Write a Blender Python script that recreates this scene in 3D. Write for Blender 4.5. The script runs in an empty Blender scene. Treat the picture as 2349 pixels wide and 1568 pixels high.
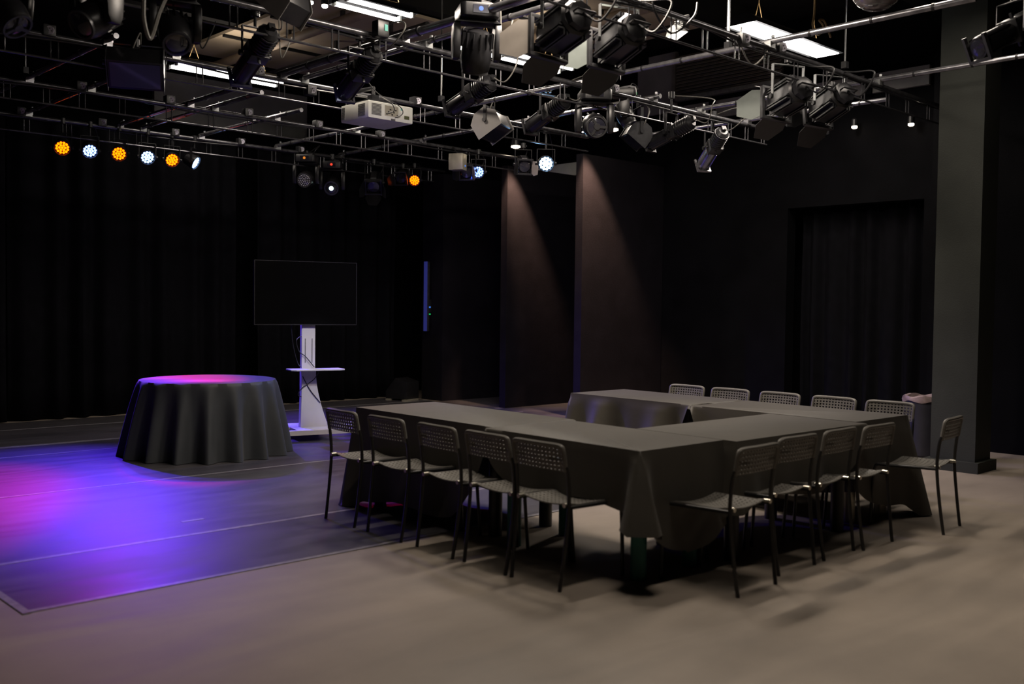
import bpy, math, random
from mathutils import Vector, Matrix
random.seed(7)
PI = math.pi
C = bpy.context.scene.collection
V = Vector
W, H, F, HC = 2349.0, 1568.0, 2283.75, 1.5
# camera axes measured from the photograph (35 mm lens, eye 1.5 m above the floor)
CR = V((0.72541274, -0.68821255, 0.01182544)); CU = V((0.01566139, 0.03367891, 0.99930999)); CF = V((0.68813595, 0.72472699, -0.03520948))
def ray(x, y): return CF * F + CR * (x - W / 2) - CU * (y - H / 2)
def atz(x, y, z=0.0):
    d = ray(x, y); return V((0, 0, HC)) + d * ((z - HC) / d.z)
def aty(x, y, Y):
    d = ray(x, y); return V((0, 0, HC)) + d * (Y / d.y)
def atx(x, y, X):
    d = ray(x, y); return V((0, 0, HC)) + d * (X / d.x)
# ------------------------------------------------------------------ materials
def mat(name, col, rough=0.5, metal=0.0, spec=0.5, noise=None, bump=None, emit=None, estr=0.0, sheen=0.0, coat=0.0):
    m = bpy.data.materials.new(name); m.use_nodes = True
    nt = m.node_tree; b = nt.nodes['Principled BSDF']
    b.inputs['Base Color'].default_value = (*col, 1); b.inputs['Roughness'].default_value = rough
    b.inputs['Metallic'].default_value = metal; b.inputs['Specular IOR Level'].default_value = spec
    if sheen: b.inputs['Sheen Weight'].default_value = sheen
    if coat: b.inputs['Coat Weight'].default_value = coat; b.inputs['Coat Roughness'].default_value = 0.15
    if emit:
        b.inputs['Emission Color'].default_value = (*emit, 1); b.inputs['Emission Strength'].default_value = estr
        m.cycles.emission_sampling = 'NONE'
    tc = None
    if noise or bump: tc = nt.nodes.new('ShaderNodeTexCoord')
    if noise:
        sc, amt = noise
        n = nt.nodes.new('ShaderNodeTexNoise'); n.inputs['Scale'].default_value = sc; n.inputs['Detail'].default_value = 6
        nt.links.new(tc.outputs['Object'], n.inputs['Vector'])
        r = nt.nodes.new('ShaderNodeValToRGB'); r.color_ramp.elements[0].position = 0.3; r.color_ramp.elements[1].position = 0.72
        r.color_ramp.elements[0].color = (*[c * (1 - amt) for c in col], 1); r.color_ramp.elements[1].color = (*[c * (1 + amt) for c in col], 1)
        nt.links.new(n.outputs['Fac'], r.inputs['Fac']); nt.links.new(r.outputs['Color'], b.inputs['Base Color'])
    if bump:
        sc, st = bump
        n = nt.nodes.new('ShaderNodeTexNoise'); n.inputs['Scale'].default_value = sc; n.inputs['Detail'].default_value = 4
        nt.links.new(tc.outputs['Object'], n.inputs['Vector'])
        bp = nt.nodes.new('ShaderNodeBump'); bp.inputs['Strength'].default_value = st; bp.inputs['Distance'].default_value = 0.01
        nt.links.new(n.outputs['Fac'], bp.inputs['Height']); nt.links.new(bp.outputs['Normal'], b.inputs['Normal'])
    return m
M = {}
M['black'] = mat('black_enamel', (0.016, 0.016, 0.018), 0.42, noise=(30, 0.25))
M['fixture'] = mat('fixture_black', (0.013, 0.013, 0.015), 0.34, noise=(20, 0.25))
M['finshed'] = mat('fixture_grey_edge', (0.05, 0.05, 0.054), 0.35, 0.4, noise=(20, 0.2))
M['silver'] = mat('brushed_silver', (0.35, 0.36, 0.36), 0.32, 0.8, noise=(25, 0.2))
M['pipe'] = mat('scaffold_pipe', (0.3, 0.3, 0.32), 0.27, 0.8, noise=(14, 0.35))
M['bar'] = mat('wired_bar', (0.11, 0.11, 0.12), 0.27, 0.7, noise=(14, 0.35))
M['rubber'] = mat('rubber_cable', (0.012, 0.012, 0.014), 0.45, noise=(40, 0.2))
M['grey_cable'] = mat('grey_cable', (0.16, 0.155, 0.14), 0.45, noise=(40, 0.2))
M['tan_cord'] = mat('tan_cord', (0.32, 0.22, 0.1), 0.6, noise=(40, 0.2))
M['white'] = mat('white_plastic', (0.8, 0.81, 0.74), 0.45, noise=(8, 0.05))
M['socket'] = mat('socket_face', (0.5, 0.48, 0.55), 0.5, noise=(30, 0.1))
M['vent'] = mat('vent_grey', (0.12, 0.12, 0.115), 0.6, noise=(60, 0.3))
M['wall'] = mat('black_wall_paint', (0.0028, 0.0028, 0.0036), 0.8, spec=0.06, noise=(3, 0.25), bump=(60, 0.15))
M['wallgrey'] = mat('grey_wall_band', (0.22, 0.21, 0.2), 0.7, noise=(3, 0.15))
M['fin'] = mat('painted_partition', (0.008, 0.007, 0.0095), 0.7, spec=0.12, noise=(5, 0.2), bump=(80, 0.15))
M['column'] = mat('column_paint', (0.033, 0.036, 0.031), 0.7, spec=0.2, noise=(3, 0.12), bump=(70, 0.15))
M['ceiling'] = mat('black_ceiling', (0.008, 0.008, 0.008), 0.9, spec=0.1, noise=(2, 0.3))
M['board'] = mat('lit_ceiling_patch', (0.33, 0.27, 0.19), 0.8, noise=(1.5, 0.15))  # beige carries the strip-light glow on the ceiling
M['duct'] = mat('duct_paint', (0.26, 0.2, 0.14), 0.6, noise=(5, 0.2))
M['curtain'] = mat('black_velvet', (0.004, 0.004, 0.0055), 0.9, spec=0.08, noise=(10, 0.25))
M['cloth'] = mat('table_linen', (0.05, 0.044, 0.034), 0.55, spec=0.5, noise=(6, 0.08), bump=(7, 0.3), sheen=0.08)
M['cloth2'] = mat('round_table_linen', (0.043, 0.048, 0.055), 0.6, spec=0.4, noise=(6, 0.08), bump=(9, 0.25), sheen=0.08)
M['chair'] = mat('chair_plastic', (0.15, 0.143, 0.128), 0.4, spec=0.35, noise=(12, 0.08))
M['tube'] = mat('chair_tube', (0.012, 0.012, 0.012), 0.35, noise=(30, 0.2))
M['cap'] = mat('chrome_cap', (0.6, 0.57, 0.48), 0.25, 0.9, noise=(30, 0.1))
M['teal'] = mat('teal_leg', (0.02, 0.15, 0.12), 0.5, noise=(12, 0.15))
M['palemetal'] = mat('pale_metal', (0.45, 0.42, 0.34), 0.35, 0.5, noise=(12, 0.1))
M['wood'] = mat('table_board', (0.2, 0.19, 0.17), 0.6, noise=(10, 0.15))
M['stand'] = mat('white_stand', (0.62, 0.6, 0.6), 0.4, noise=(4, 0.04))
M['screen'] = mat('screen_glass', (0.004, 0.004, 0.004), 0.06, spec=0.6, noise=(1, 0.1))
M['bezel'] = mat('tv_bezel', (0.25, 0.25, 0.28), 0.2, 0.9, noise=(30, 0.1))
M['lens'] = mat('lens_glass', (0.02, 0.02, 0.03), 0.05, spec=0.8, coat=0.6, noise=(8, 0.2))
M['dome'] = mat('ribbed_glass', (0.12, 0.1, 0.1), 0.15, spec=0.8, coat=0.5, noise=(12, 0.4))
M['louvre'] = mat('louvre_metal', (0.22, 0.2, 0.18), 0.35, 0.5, noise=(12, 0.15))
M['lcd'] = mat('lcd_green', (0.08, 0.09, 0.03), 0.3, noise=(20, 0.1))
M['teal_sticker'] = mat('teal_sticker', (0.1, 0.5, 0.42), 0.5, noise=(20, 0.1))
M['bin'] = mat('bin_plastic', (0.02, 0.02, 0.03), 0.5, noise=(10, 0.2))
M['bag'] = mat('bin_bag', (0.25, 0.19, 0.19), 0.4, noise=(14, 0.4))
M['tape'] = mat('pale_tape', (0.2, 0.19, 0.2), 0.4, noise=(25, 0.3))
M['barn_lit'] = mat('barn_door_lit', (0.38, 0.34, 0.3), 0.5, noise=(6, 0.12))  # light falling on the leaves, put into a pale tan colour
M['barn_sea'] = mat('barn_door_grey_green', (0.13, 0.15, 0.14), 0.5, noise=(6, 0.15))  # grey-green, lighter than the black leaves
def em(name, col, s): M[name] = mat(name, (0.02, 0.02, 0.02), 0.4, emit=col, estr=s, noise=(5, 0.05))
em('tubeglow', (1, 0.97, 0.93), 9); em('led_red', (1, 0.1, 0.0), 6.5); em('led_blue', (0.3, 0.5, 1.0), 5); em('led_blue2', (0.2, 0.34, 1), 5)
em('led_white', (0.35, 0.62, 1), 22); em('warmglow', (1, 0.82, 0.6), 14); em('workglow', (1, 0.9, 0.78), 10); em('bluedisp', (0.05, 0.25, 1), 1.0)
em('greenled', (0.02, 1, 0.25), 0.8); em('redled', (1, 0.05, 0.02), 1.2); em('spotglow', (0.7, 1, 0.85), 9); em('amberled', (1, 0.3, 0.02), 0.7)
em('bluestrip', (0.1, 0.12, 0.8), 0.15)
# concrete floor: cloudy grey-brown with faint trowel streaks
def floor_mat(name, c0, c1, rough, streak):
    m = bpy.data.materials.new(name); m.use_nodes = True; nt = m.node_tree; b = nt.nodes['Principled BSDF']
    tc = nt.nodes.new('ShaderNodeTexCoord')
    n1 = nt.nodes.new('ShaderNodeTexNoise'); n1.inputs['Scale'].default_value = 0.7; n1.inputs['Detail'].default_value = 8; n1.inputs['Roughness'].default_value = 0.6
    n2 = nt.nodes.new('ShaderNodeTexNoise'); n2.inputs['Scale'].default_value = streak; n2.inputs['Detail'].default_value = 6; n2.inputs['Distortion'].default_value = 1.2
    mp = nt.nodes.new('ShaderNodeMapping'); mp.inputs['Scale'].default_value = (0.35, 1.6, 1)
    nt.links.new(tc.outputs['Object'], n1.inputs['Vector']); nt.links.new(tc.outputs['Object'], mp.inputs['Vector']); nt.links.new(mp.outputs['Vector'], n2.inputs['Vector'])
    mx = nt.nodes.new('ShaderNodeMix'); mx.inputs['Factor'].default_value = 0.45
    nt.links.new(n1.outputs['Fac'], mx.inputs['A']); nt.links.new(n2.outputs['Fac'], mx.inputs['B'])
    r = nt.nodes.new('ShaderNodeValToRGB'); r.color_ramp.elements[0].position = 0.33; r.color_ramp.elements[1].position = 0.68
    r.color_ramp.elements[0].color = (*c0, 1); r.color_ramp.elements[1].color = (*c1, 1)
    nt.links.new(mx.outputs['Result'], r.inputs['Fac']); nt.links.new(r.outputs['Color'], b.inputs['Base Color'])
    rr = nt.nodes.new('ShaderNodeMapRange'); rr.inputs['To Min'].default_value = rough - 0.1; rr.inputs['To Max'].default_value = rough + 0.12
    nt.links.new(n2.outputs['Fac'], rr.inputs['Value']); nt.links.new(rr.outputs['Result'], b.inputs['Roughness'])
    b.inputs['Specular IOR Level'].default_value = 0.4
    return m
M['concrete'] = floor_mat('concrete_floor', (0.17, 0.145, 0.12), (0.31, 0.262, 0.213), 0.58, 1.6)
M['vinyl'] = floor_mat('stage_vinyl', (0.035, 0.034, 0.038), (0.075, 0.07, 0.078), 0.4, 3.0)
# ------------------------------------------------------------------ mesh builder
class MB:
    def __init__(s): s.v = []; s.f = []
    def add(s, vs, fs, mtx=None):
        o = len(s.v)
        s.v += [tuple(mtx @ V(v)) if mtx else tuple(v) for v in vs]
        s.f += [tuple(i + o for i in f) for f in fs]; return s
    def box(s, lo, hi, mtx=None):
        x0, y0, z0 = lo; x1, y1, z1 = hi
        return s.add([(x0, y0, z0), (x1, y0, z0), (x1, y1, z0), (x0, y1, z0), (x0, y0, z1), (x1, y0, z1), (x1, y1, z1), (x0, y1, z1)],
                     [(0, 3, 2, 1), (4, 5, 6, 7), (0, 1, 5, 4), (1, 2, 6, 5), (2, 3, 7, 6), (3, 0, 4, 7)], mtx)
    def cbox(s, c, d, mtx=None):
        return s.box([c[i] - d[i] / 2 for i in range(3)], [c[i] + d[i] / 2 for i in range(3)], mtx)
    def lathe(s, prof, n=24, axis='x', mtx=None, cap=True):
        # prof: list of (t, r) along the axis
        vs = []; fs = []
        for t, r in prof:
            for i in range(n):
                a = 2 * PI * i / n; c, q = r * math.cos(a), r * math.sin(a)
                vs.append((t, c, q) if axis == 'x' else ((c, t, q) if axis == 'y' else (c, q, t)))
        for k in range(len(prof) - 1):
            for i in range(n):
                j = (i + 1) % n; fs.append((k * n + i, k * n + j, (k + 1) * n + j, (k + 1) * n + i))
        if cap: fs.append(tuple(range(n))[::-1]); fs.append(tuple(range((len(prof) - 1) * n, len(prof) * n)))
        return s.add(vs, fs, mtx)
    def tube(s, pts, r, n=8, closed=False):
        pts = [V(p) for p in pts]; vs = []; fs = []; m = len(pts); up = None
        for k, p in enumerate(pts):
            a = pts[(k - 1) % m] if (k or closed) else p; b = pts[(k + 1) % m] if (k < m - 1 or closed) else p
            t = (b - a).normalized() if (b - a).length > 1e-9 else V((0, 0, 1))
            if up is None: up = V((0, 0, 1)) if abs(t.z) < 0.9 else V((1, 0, 0))
            x = t.cross(up).normalized() if t.cross(up).length > 1e-6 else t.orthogonal().normalized()
            up = x.cross(t).normalized()
            rr = r[k] if isinstance(r, (list, tuple)) else r
            for i in range(n):
                an = 2 * PI * i / n; vs.append(p + (x * math.cos(an) + up * math.sin(an)) * rr)
        for k in range(m if closed else m - 1):
            for i in range(n):
                j = (i + 1) % n; k2 = (k + 1) % m
                fs.append((k * n + i, k * n + j, k2 * n + j, k2 * n + i))
        if not closed: fs.append(tuple(range(n))[::-1]); fs.append(tuple(range((m - 1) * n, m * n)))
        return s.add(vs, fs)
    def prism(s, poly, h0, h1, axis='z', mtx=None):
        n = len(poly); vs = []
        for h in (h0, h1):
            for a, b in poly: vs.append((a, b, h) if axis == 'z' else ((a, h, b) if axis == 'y' else (h, a, b)))
        fs = [tuple(range(n))[::-1], tuple(range(n, 2 * n))] + [(i, (i + 1) % n, n + (i + 1) % n, n + i) for i in range(n)]
        return s.add(vs, fs, mtx)
    def mesh(s, name, smooth=True, bevel=0):
        me = bpy.data.meshes.new(name); me.from_pydata(s.v, [], s.f)
        import bmesh
        b = bmesh.new(); b.from_mesh(me)
        bmesh.ops.recalc_face_normals(b, faces=b.faces)
        if bevel:
            es = [e for e in b.edges if len(e.link_faces) == 2 and e.calc_face_angle(0) > 0.6]
            try: bmesh.ops.bevel(b, geom=es, offset=bevel, segments=2, affect='EDGES', profile=0.6)
            except Exception: pass
        b.to_mesh(me); b.free()
        if smooth:
            me.polygons.foreach_set('use_smooth', [True] * len(me.polygons)); me.set_sharp_from_angle(angle=math.radians(38))
        return me
def catmull(pts, n=8):
    pts = [V(p) for p in pts]; out = []
    for i in range(len(pts) - 1):
        p0 = pts[max(i - 1, 0)]; p1 = pts[i]; p2 = pts[i + 1]; p3 = pts[min(i + 2, len(pts) - 1)]
        for k in range(n):
            t = k / n
            out.append(0.5 * ((2 * p1) + (p2 - p0) * t + (2 * p0 - 5 * p1 + 4 * p2 - p3) * t * t + (3 * p1 - p0 - 3 * p2 + p3) * t ** 3))
    return out + [pts[-1]]
def obj(name, me, m, parent=None, mtx=None, label=None):
    if isinstance(me, MB): me = me.mesh(name)
    mm = M[m] if isinstance(m, str) else m
    if not me.materials: me.materials.append(mm)
    o = bpy.data.objects.new(name, me); C.objects.link(o)
    if me.materials[0] is not mm: o.material_slots[0].link = 'OBJECT'; o.material_slots[0].material = mm
    if parent: o.parent = parent
    if mtx is not None: o.matrix_local = mtx
    if label: o['label'] = label
    return o
def tag(o, label, cat, group=None):
    o['label'] = label; o['category'] = cat
    if group: o['group'] = group
    return o
def thing(name, label, cat, loc=(0, 0, 0), rz=0, group=None):
    o = bpy.data.objects.new(name, None); C.objects.link(o); o.location = loc; o.rotation_euler = (0, 0, rz); o.empty_display_size = 0.1
    return tag(o, label, cat, group)
def struct(name, me, m, parent=None, mtx=None):
    o = obj(name, me, m, parent, mtx)
    if not parent: o['kind'] = 'structure'
    return o
def copy_tree(o, parent=None):
    c = o.copy(); C.objects.link(c)
    if parent: c.parent = parent
    for ch in list(o.children): copy_tree(ch, c)
    return c
def frame(d, up=(0, 0, 1)):
    x = V(d).normalized(); y = V(up).cross(x).normalized(); z = x.cross(y)
    return Matrix(((x.x, y.x, z.x, 0), (x.y, y.y, z.y, 0), (x.z, y.z, z.z, 0), (0, 0, 0, 1)))
def T(p): return Matrix.Translation(V(p))
# ------------------------------------------------------------------ room shell
CZ = 5.3
struct('floor', MB().box((-4, -4, -0.2), (16, 18, 0)), 'concrete')
struct('ceiling', MB().box((-4, -4, CZ), (16, 18, CZ + 0.2)), 'ceiling')
struct('wall_back', MB().box((-4, 13.95, 0), (12.2, 14.15, CZ)), 'wall')
struct('wall_left', MB().box((-2.4, -4, 0), (-2.2, 13.94, CZ)), 'wall')
struct('wall_front', MB().box((-2.19, -4, 0), (12.2, -3.8, CZ)), 'wall')
# right wall with a curtained opening: pieces around the opening
DY0, DY1, DZ = 5.25, 7.07, 2.84
wr = MB()
wr.box((11.7, 7.07, 0), (11.9, 13.94, CZ)); wr.box((11.7, 4.9, DZ), (11.9, 7.07, CZ)); wr.box((11.7, 4.9, 0), (11.9, DY0, DZ))
wr.box((11.1, -3.79, 0), (11.9, 4.9, CZ))
struct('wall_right', wr, 'wall')
struct('wall_recess', MB().box((12.5, 4.9, 0), (12.6, 7.5, 3.2)), 'wall')
# beams under the ceiling
for i, y in enumerate((3.0, 5.1, 7.2, 9.4, 11.6)):
    struct('trim_%d' % (i + 1), MB().box((-2.2, y, CZ - 0.28), (11.69, y + 0.16, CZ)), 'ceiling')
# grey band of panels on the right wall with mullions, above the dark part
o = struct('trim_6', MB().box((11.62, 10.5, 3.6), (11.695, 11.8, 3.8)), 'white')
o = struct('trim_7', MB().box((11.64, 5.2, 4.17), (11.695, 8.75, 4.40)), 'wallgrey')
for y in (8.2, 7.0, 5.9): struct('mullion', MB().box((11.6, y, 4.15), (11.64, y + 0.09, 4.42)), 'wall', o)
struct('trim_8', MB().box((11.64, 8.9, 4.35), (11.695, 9.6, 5.2)), 'wallgrey')
struct('trim_9', MB().box((6.1, 13.86, 4.12), (8.6, 13.945, 4.8)), 'wallgrey')
# louvred vent on the right wall
lv = thing('ventilation_louvre', 'dark slatted metal louvre with a bright lower rail, high on the right wall', 'vent', (11.62, 8.1, 4.5))
s = MB()
for k in range(26): s.box((-0.005 - 0.02 * (k % 2 == 0), -0.95, 0.03 + k * 0.0228), (0.04, 0.78, 0.03 + k * 0.0228 + 0.012))
obj('slat_panel', s, 'louvre', lv)
obj('lower_rail', MB().box((-0.05, -0.95, -0.03), (0.04, 0.8, 0.025)), 'silver', lv)
obj('side_rail', MB().box((-0.05, 0.76, -0.03), (0.04, 0.82, 0.66)), 'louvre', lv)
# beige slabs stand for strip-lit ceiling, the glow put into their colour; pipes beneath
for i, (x0, x1, y0, y1, lab) in enumerate(((6.2, 8.3, 9.6, 13.2, 'beige slab standing for ceiling lit by the strip lights, above the left half of the room'),
                                           (8.3, 10.2, 7.4, 9.3, 'beige slab standing for lit ceiling above the pair of large spotlights'))):
    bd = thing('lit_ceiling_patch', lab, 'ceiling patch', (x0, y0, CZ - 0.35), 0)
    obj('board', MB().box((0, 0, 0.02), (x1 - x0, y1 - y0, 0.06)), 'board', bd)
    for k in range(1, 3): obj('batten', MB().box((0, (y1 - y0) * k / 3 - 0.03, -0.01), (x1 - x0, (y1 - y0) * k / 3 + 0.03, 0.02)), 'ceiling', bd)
    for k in range(2):
        t = thing('ceiling_pipe', ('wide pale duct pipe' if k == 0 else 'narrow dark pipe') + ' running under the beige lit ceiling patch ' + ('at upper left' if i == 0 else 'behind the large spotlights'), 'pipe', (x0 + 0.5 + 0.7 * k, y0, CZ - 0.45 - 0.04 * k))
        obj('pipe_run', MB().tube([(0, -0.3, 0), (0, y1 - y0 + 0.3, 0)], 0.06 if k == 0 else 0.035, 12), 'duct' if k == 0 else 'black', t)
        for q in range(2): obj('bracket', MB().box((-0.02, 0.4 + q * 1.2, 0), (0.02, 0.45 + q * 1.2, 0.2)), 'black', t)
# partitions (wall fins) standing at right angles to the right wall
FINZ = 3.57
for nm, x0, y, t in (('wall_near', 9.95, 9.12, 0.12), ('wall_middle', 10.06, 10.72, 0.12), ('wall_far', 10.0, 12.12, 0.5)):
    f = struct(nm, MB().box((x0, y, 0), (11.69, y + t, FINZ)), 'fin')
    struct('edge_strip', MB().box((x0 - 0.012, y - 0.004, 0.0), (x0 - 0.001, y + t + 0.004, FINZ)), 'fin', f)
# column
cb = MB().box((9.5, 3.72, 0), (9.86, 4.14, CZ))
col = struct('wall_column', cb, 'column')
struct('baseboard', MB().box((9.455, 3.675, 0), (9.9, 4.185, 0.1)), 'column', col)
# ------------------------------------------------------------------ stage vinyl and tape
ys = [5.05, 6.06, 8.13, 10.19, 12.35]
labs = ['narrow strip of dark vinyl flooring nearest the camera', 'strip of dark vinyl flooring in the pool of blue and magenta light',
        'strip of dark vinyl flooring under the round table', 'farthest strip of dark vinyl flooring before the curtain']
for i, (a, b_, c_, d_) in enumerate(((1.58, 12.356, 9.9, 13.08), (9.905, 9.25, 11.69, 10.715), (9.905, 10.845, 11.69, 12.115))):
    tag(obj('vinyl_flooring', MB().box((a, b_, 0.0), (c_, d_, 0.003)), 'vinyl'), ('dark vinyl flooring along the foot of the curtain', 'dark vinyl flooring between the near and middle partitions', 'dark vinyl flooring between the middle and far partitions')[i], 'floor covering', 'stage vinyl strips')
for i in range(4):
    m_ = MB().box((1.58, ys[i] + 0.006, 0.0), (9.9, ys[i + 1] - 0.006, 0.003))
    tag(obj('vinyl_flooring', m_, 'vinyl'), labs[i], 'floor covering', 'stage vinyl strips')
tl = ['pale tape on the front edge of the dark vinyl', 'pale tape on the seam nearest the front edge', 'pale tape seam in front of the round table',
      'pale tape seam passing behind the round table', 'pale tape on the edge near the curtain']
for i, y in enumerate(ys):
    w = (0.02, 0.022, 0.018, 0.018, 0.025)[i]
    tag(obj('floor_tape', MB().box((1.58, y - w, 0.003), (9.9, y + w, 0.0042)), 'tape'), tl[i], 'tape', 'tape seams on the stage floor')
tag(obj('floor_tape', MB().box((1.9, 10.85, 0.003), (5.9, 10.95, 0.0042)), 'tape'), 'wide pale tape line behind the round table, left of the screen', 'tape')
tag(obj('floor_tape', MB().box((1.56, 5.02, 0.003), (1.6, 9.9, 0.0055)), 'tape'), 'tape on the left end of the dark vinyl running to the frame edge', 'tape')
p = atz(442, 1194); tag(obj('floor_tape', MB().box((p.x - 0.08, p.y - 0.02, 0.003), (p.x + 0.08, p.y + 0.02, 0.0045)), 'tape'), 'short loose tape mark on the vinyl between the seams', 'tape')
# ------------------------------------------------------------------ curtains
def curtain(x0, x1, y, z0, z1, fold, amp, label, axis='x', seed=1):
    rnd = random.Random(seed); n = int((x1 - x0) / 0.025); ph = [rnd.uniform(0, 6) for _ in range(4)]
    vs = []; fs = []; rows = 8
    for k in range(rows + 1):
        z = z0 + (z1 - z0) * k / rows; g = 1.0 - 0.35 * k / rows
        for i in range(n + 1):
            u = x0 + (x1 - x0) * i / n
            d = amp * g * (math.sin(u / fold * 2 * PI + ph[0] + 0.6 * math.sin(u * 2.1 + ph[1])) + 0.45 * math.sin(u / fold * 1.37 * 2 * PI + ph[2])) 
            d += 0.02 * math.sin(z * 2 + u * 3 + ph[3]) * (1 - k / rows)
            vs.append((u, y + d, z) if axis == 'x' else (y + d, u, z))
    for k in range(rows):
        for i in range(n): a = k * (n + 1) + i; fs.append((a, a + 1, a + n + 2, a + n + 1))
    t = thing('stage_curtain', label, 'curtain', (0, 0, 0))
    me = MB().add(vs, fs).mesh('curtain_cloth'); o = obj('curtain_cloth', me, 'curtain', t)
    sm = o.modifiers.new('Solidify', 'SOLIDIFY'); sm.thickness = 0.006
    r = MB().tube([(x0, y, z1 + 0.02), (x1, y, z1 + 0.02)] if axis == 'x' else [(y, x0, z1 + 0.02), (y, x1, z1 + 0.02)], 0.015, 8)
    obj('curtain_rail', r, 'black', t)
    return t
curtain(-2.1, 3.9, 13.15, 0.012, 3.75, 0.33, 0.06, 'black curtain at the left edge behind the blue-lit floor', seed=2)
curtain(3.95, 7.0, 13.2, 0.012, 3.75, 0.36, 0.06, 'black pleated curtain directly behind the round table', seed=3)
curtain(7.35, 9.9, 13.22, 0.012, 3.75, 0.3, 0.05, 'black pleated curtain behind the screen stand, next to the partitions', seed=4)
curtain(5.28, 7.0, 12.0, 0.012, 2.98, 0.26, 0.055, 'black curtain filling the doorway in the right wall', axis='y', seed=5)
# ------------------------------------------------------------------ lighting grid
GZ = 3.7
def ring(p, r, w, ax):
    b = MB(); b.lathe([(-w / 2, r), (w / 2, r)], 14, ax, T(p)); return b
def pipe_y(X, y0, y1, label, r=0.024, z=GZ, m='pipe', ties=True, seed=0):
    t = thing('scaffold_pipe', label, 'pipe', (X, y0, z), 0, 'pipes of the lighting grid')
    obj('pipe_tube', MB().tube([(0, 0, 0), (0, y1 - y0, 0)], r, 14), m, t)
    rnd = random.Random(seed + 5); y = 0.3
    while ties and y < y1 - y0 - 0.1:
        obj('cable_tie', ring((0, y, 0), r + 0.004, 0.018, 'y'), 'rubber', t); y += rnd.uniform(0.35, 0.6)
    for yy in ROWS:
        if y0 - 0.05 <= yy <= y1 + 0.05:
            c = MB(); c.cbox((0, yy - y0, -0.03), (0.075, 0.06, 0.05)); c.tube([(0.045, yy - y0, -0.06), (0.045, yy - y0, 0.05)], 0.008, 6)
            c.lathe([(0.04, 0.014), (0.06, 0.014)], 6, 'z', T((0.045, yy - y0, 0)))
            obj('scaffold_clamp', c, 'silver' if seed % 2 else 'pipe', t)
    return t
ROWS = [4.55, 6.59, 8.5, 10.45, 12.36]
pipes = [(3.33, 8.3, 12.5, 'pipe at the far left of the grid crossing the upper left corner'), (3.93, 8.4, 12.4, 'pipe second from the left of the grid, above the first red lamp'),
         (5.0, 3.9, 8.55, 'thick pale pipe crossing the top centre, bound with black ties'), (5.24, 3.9, 8.5, 'darker pipe just right of the thick pale pipe at top centre'),
         (5.0, 9.3, 12.4, 'pipe over the space between the blue and red lamps, left one of a close pair'), (5.29, 9.4, 12.4, 'pipe of the close pair, right one, catching blue light'),
         (6.07, 9.9, 12.4, 'short pipe left of the white projector'), (7.2, 2.9, 12.4, 'long pipe running from the right foreground past the strip light to beyond the projector'),
         (8.25, 6.5, 12.4, 'pipe passing behind the moving head lamp over the partitions'), (9.09, 3.0, 6.9, 'pipe passing in front of the column top'),
         (9.99, 4.9, 8.1, 'bright pipe carrying the silver profile spotlight')]
for i, (X, a, b, l) in enumerate(pipes): pipe_y(X, a, b, l, seed=i, r=0.034 if i == 2 else 0.024)
def wired_bar(Y, x0, x1, label, sockets=(), rung=0.42, seed=0, low=0.18, m='bar'):
    zz = GZ - 0.055
    t = thing('lighting_bar', label, 'lighting bar', (x0, Y, zz), 0, 'wired lighting bars of the grid')
    L = x1 - x0
    obj('upper_tube', MB().tube([(0, 0, 0), (L, 0, 0)], 0.024, 12), m, t)
    obj('lower_tube', MB().tube([(0, 0, -low), (L, 0, -low)], 0.01, 8), m, t)
    x = 0.15; rnd = random.Random(seed)
    while x < L:
        b = MB().tube([(x, 0, 0), (x, 0, -low)], 0.006, 6); b.tube([(x + 0.06, 0, 0), (x + 0.06, 0, -low)], 0.006, 6)
        obj('rung', b, m, t); x += rung * rnd.uniform(0.8, 1.25)
    obj('wiring_loom', MB().tube(catmull([(L * k / 10, 0.03 * math.sin(k * 2.1), -0.03 - 0.02 * math.sin(k * 1.7)) for k in range(11)], 4), 0.009, 6), 'rubber', t)
    for px, py in sockets:
        p = aty(px, py, Y - 0.06); lx = p.x - x0
        if not (0 < lx < L): continue
        lz = p.z - zz
        s = MB().cbox((lx, 0.0, lz), (0.1, 0.09, 0.09)); so = obj('power_socket', s.mesh('power_socket', bevel=0.006), 'black', t)
        fm = T((lx, -0.046, lz)) @ frame((-0.5, -0.86, -0.1))
        obj('socket_face', MB().lathe([(-0.004, 0.032), (0.008, 0.032), (0.008, 0.026), (0.004, 0.025)], 18, 'x'), 'socket', so, fm)
        pins = MB()
        for a in range(3): pins.lathe([(0.004, 0.005), (0.0062, 0.005)], 8, 'x', T((0, 0.013 * math.sin(a * 2.09), 0.013 * math.cos(a * 2.09))))
        obj('socket_pin', pins, 'rubber', so, fm)
    return t
wired_bar(4.55, 4.4, 10.6, 'dark bar across the upper right carrying the four large spotlights', [(1716, 88), (1800, 108)], seed=1, m='bar')
wired_bar(6.59, 0.6, 10.4, 'bar carrying the moving head lamps, crossing the top of the picture', [(1416, 203)], seed=2)
wired_bar(8.5, 1.5, 9.35, 'bar crossing just above the white projector', [(116, 68), (599, 162), (719, 206), (961, 231)], seed=3)
wired_bar(10.45, 1.8, 10.0, 'bar crossing just below the white projector', [(190, 196), (394, 228), (574, 257), (735, 284), (879, 307)], seed=4)
wired_bar(12.36, 1.8, 10.2, 'farthest bar, carrying the row of red and blue lamps in front of the curtain', [(51, 254), (237, 280), (405, 303), (557, 324), (694, 342)], seed=5)
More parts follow.
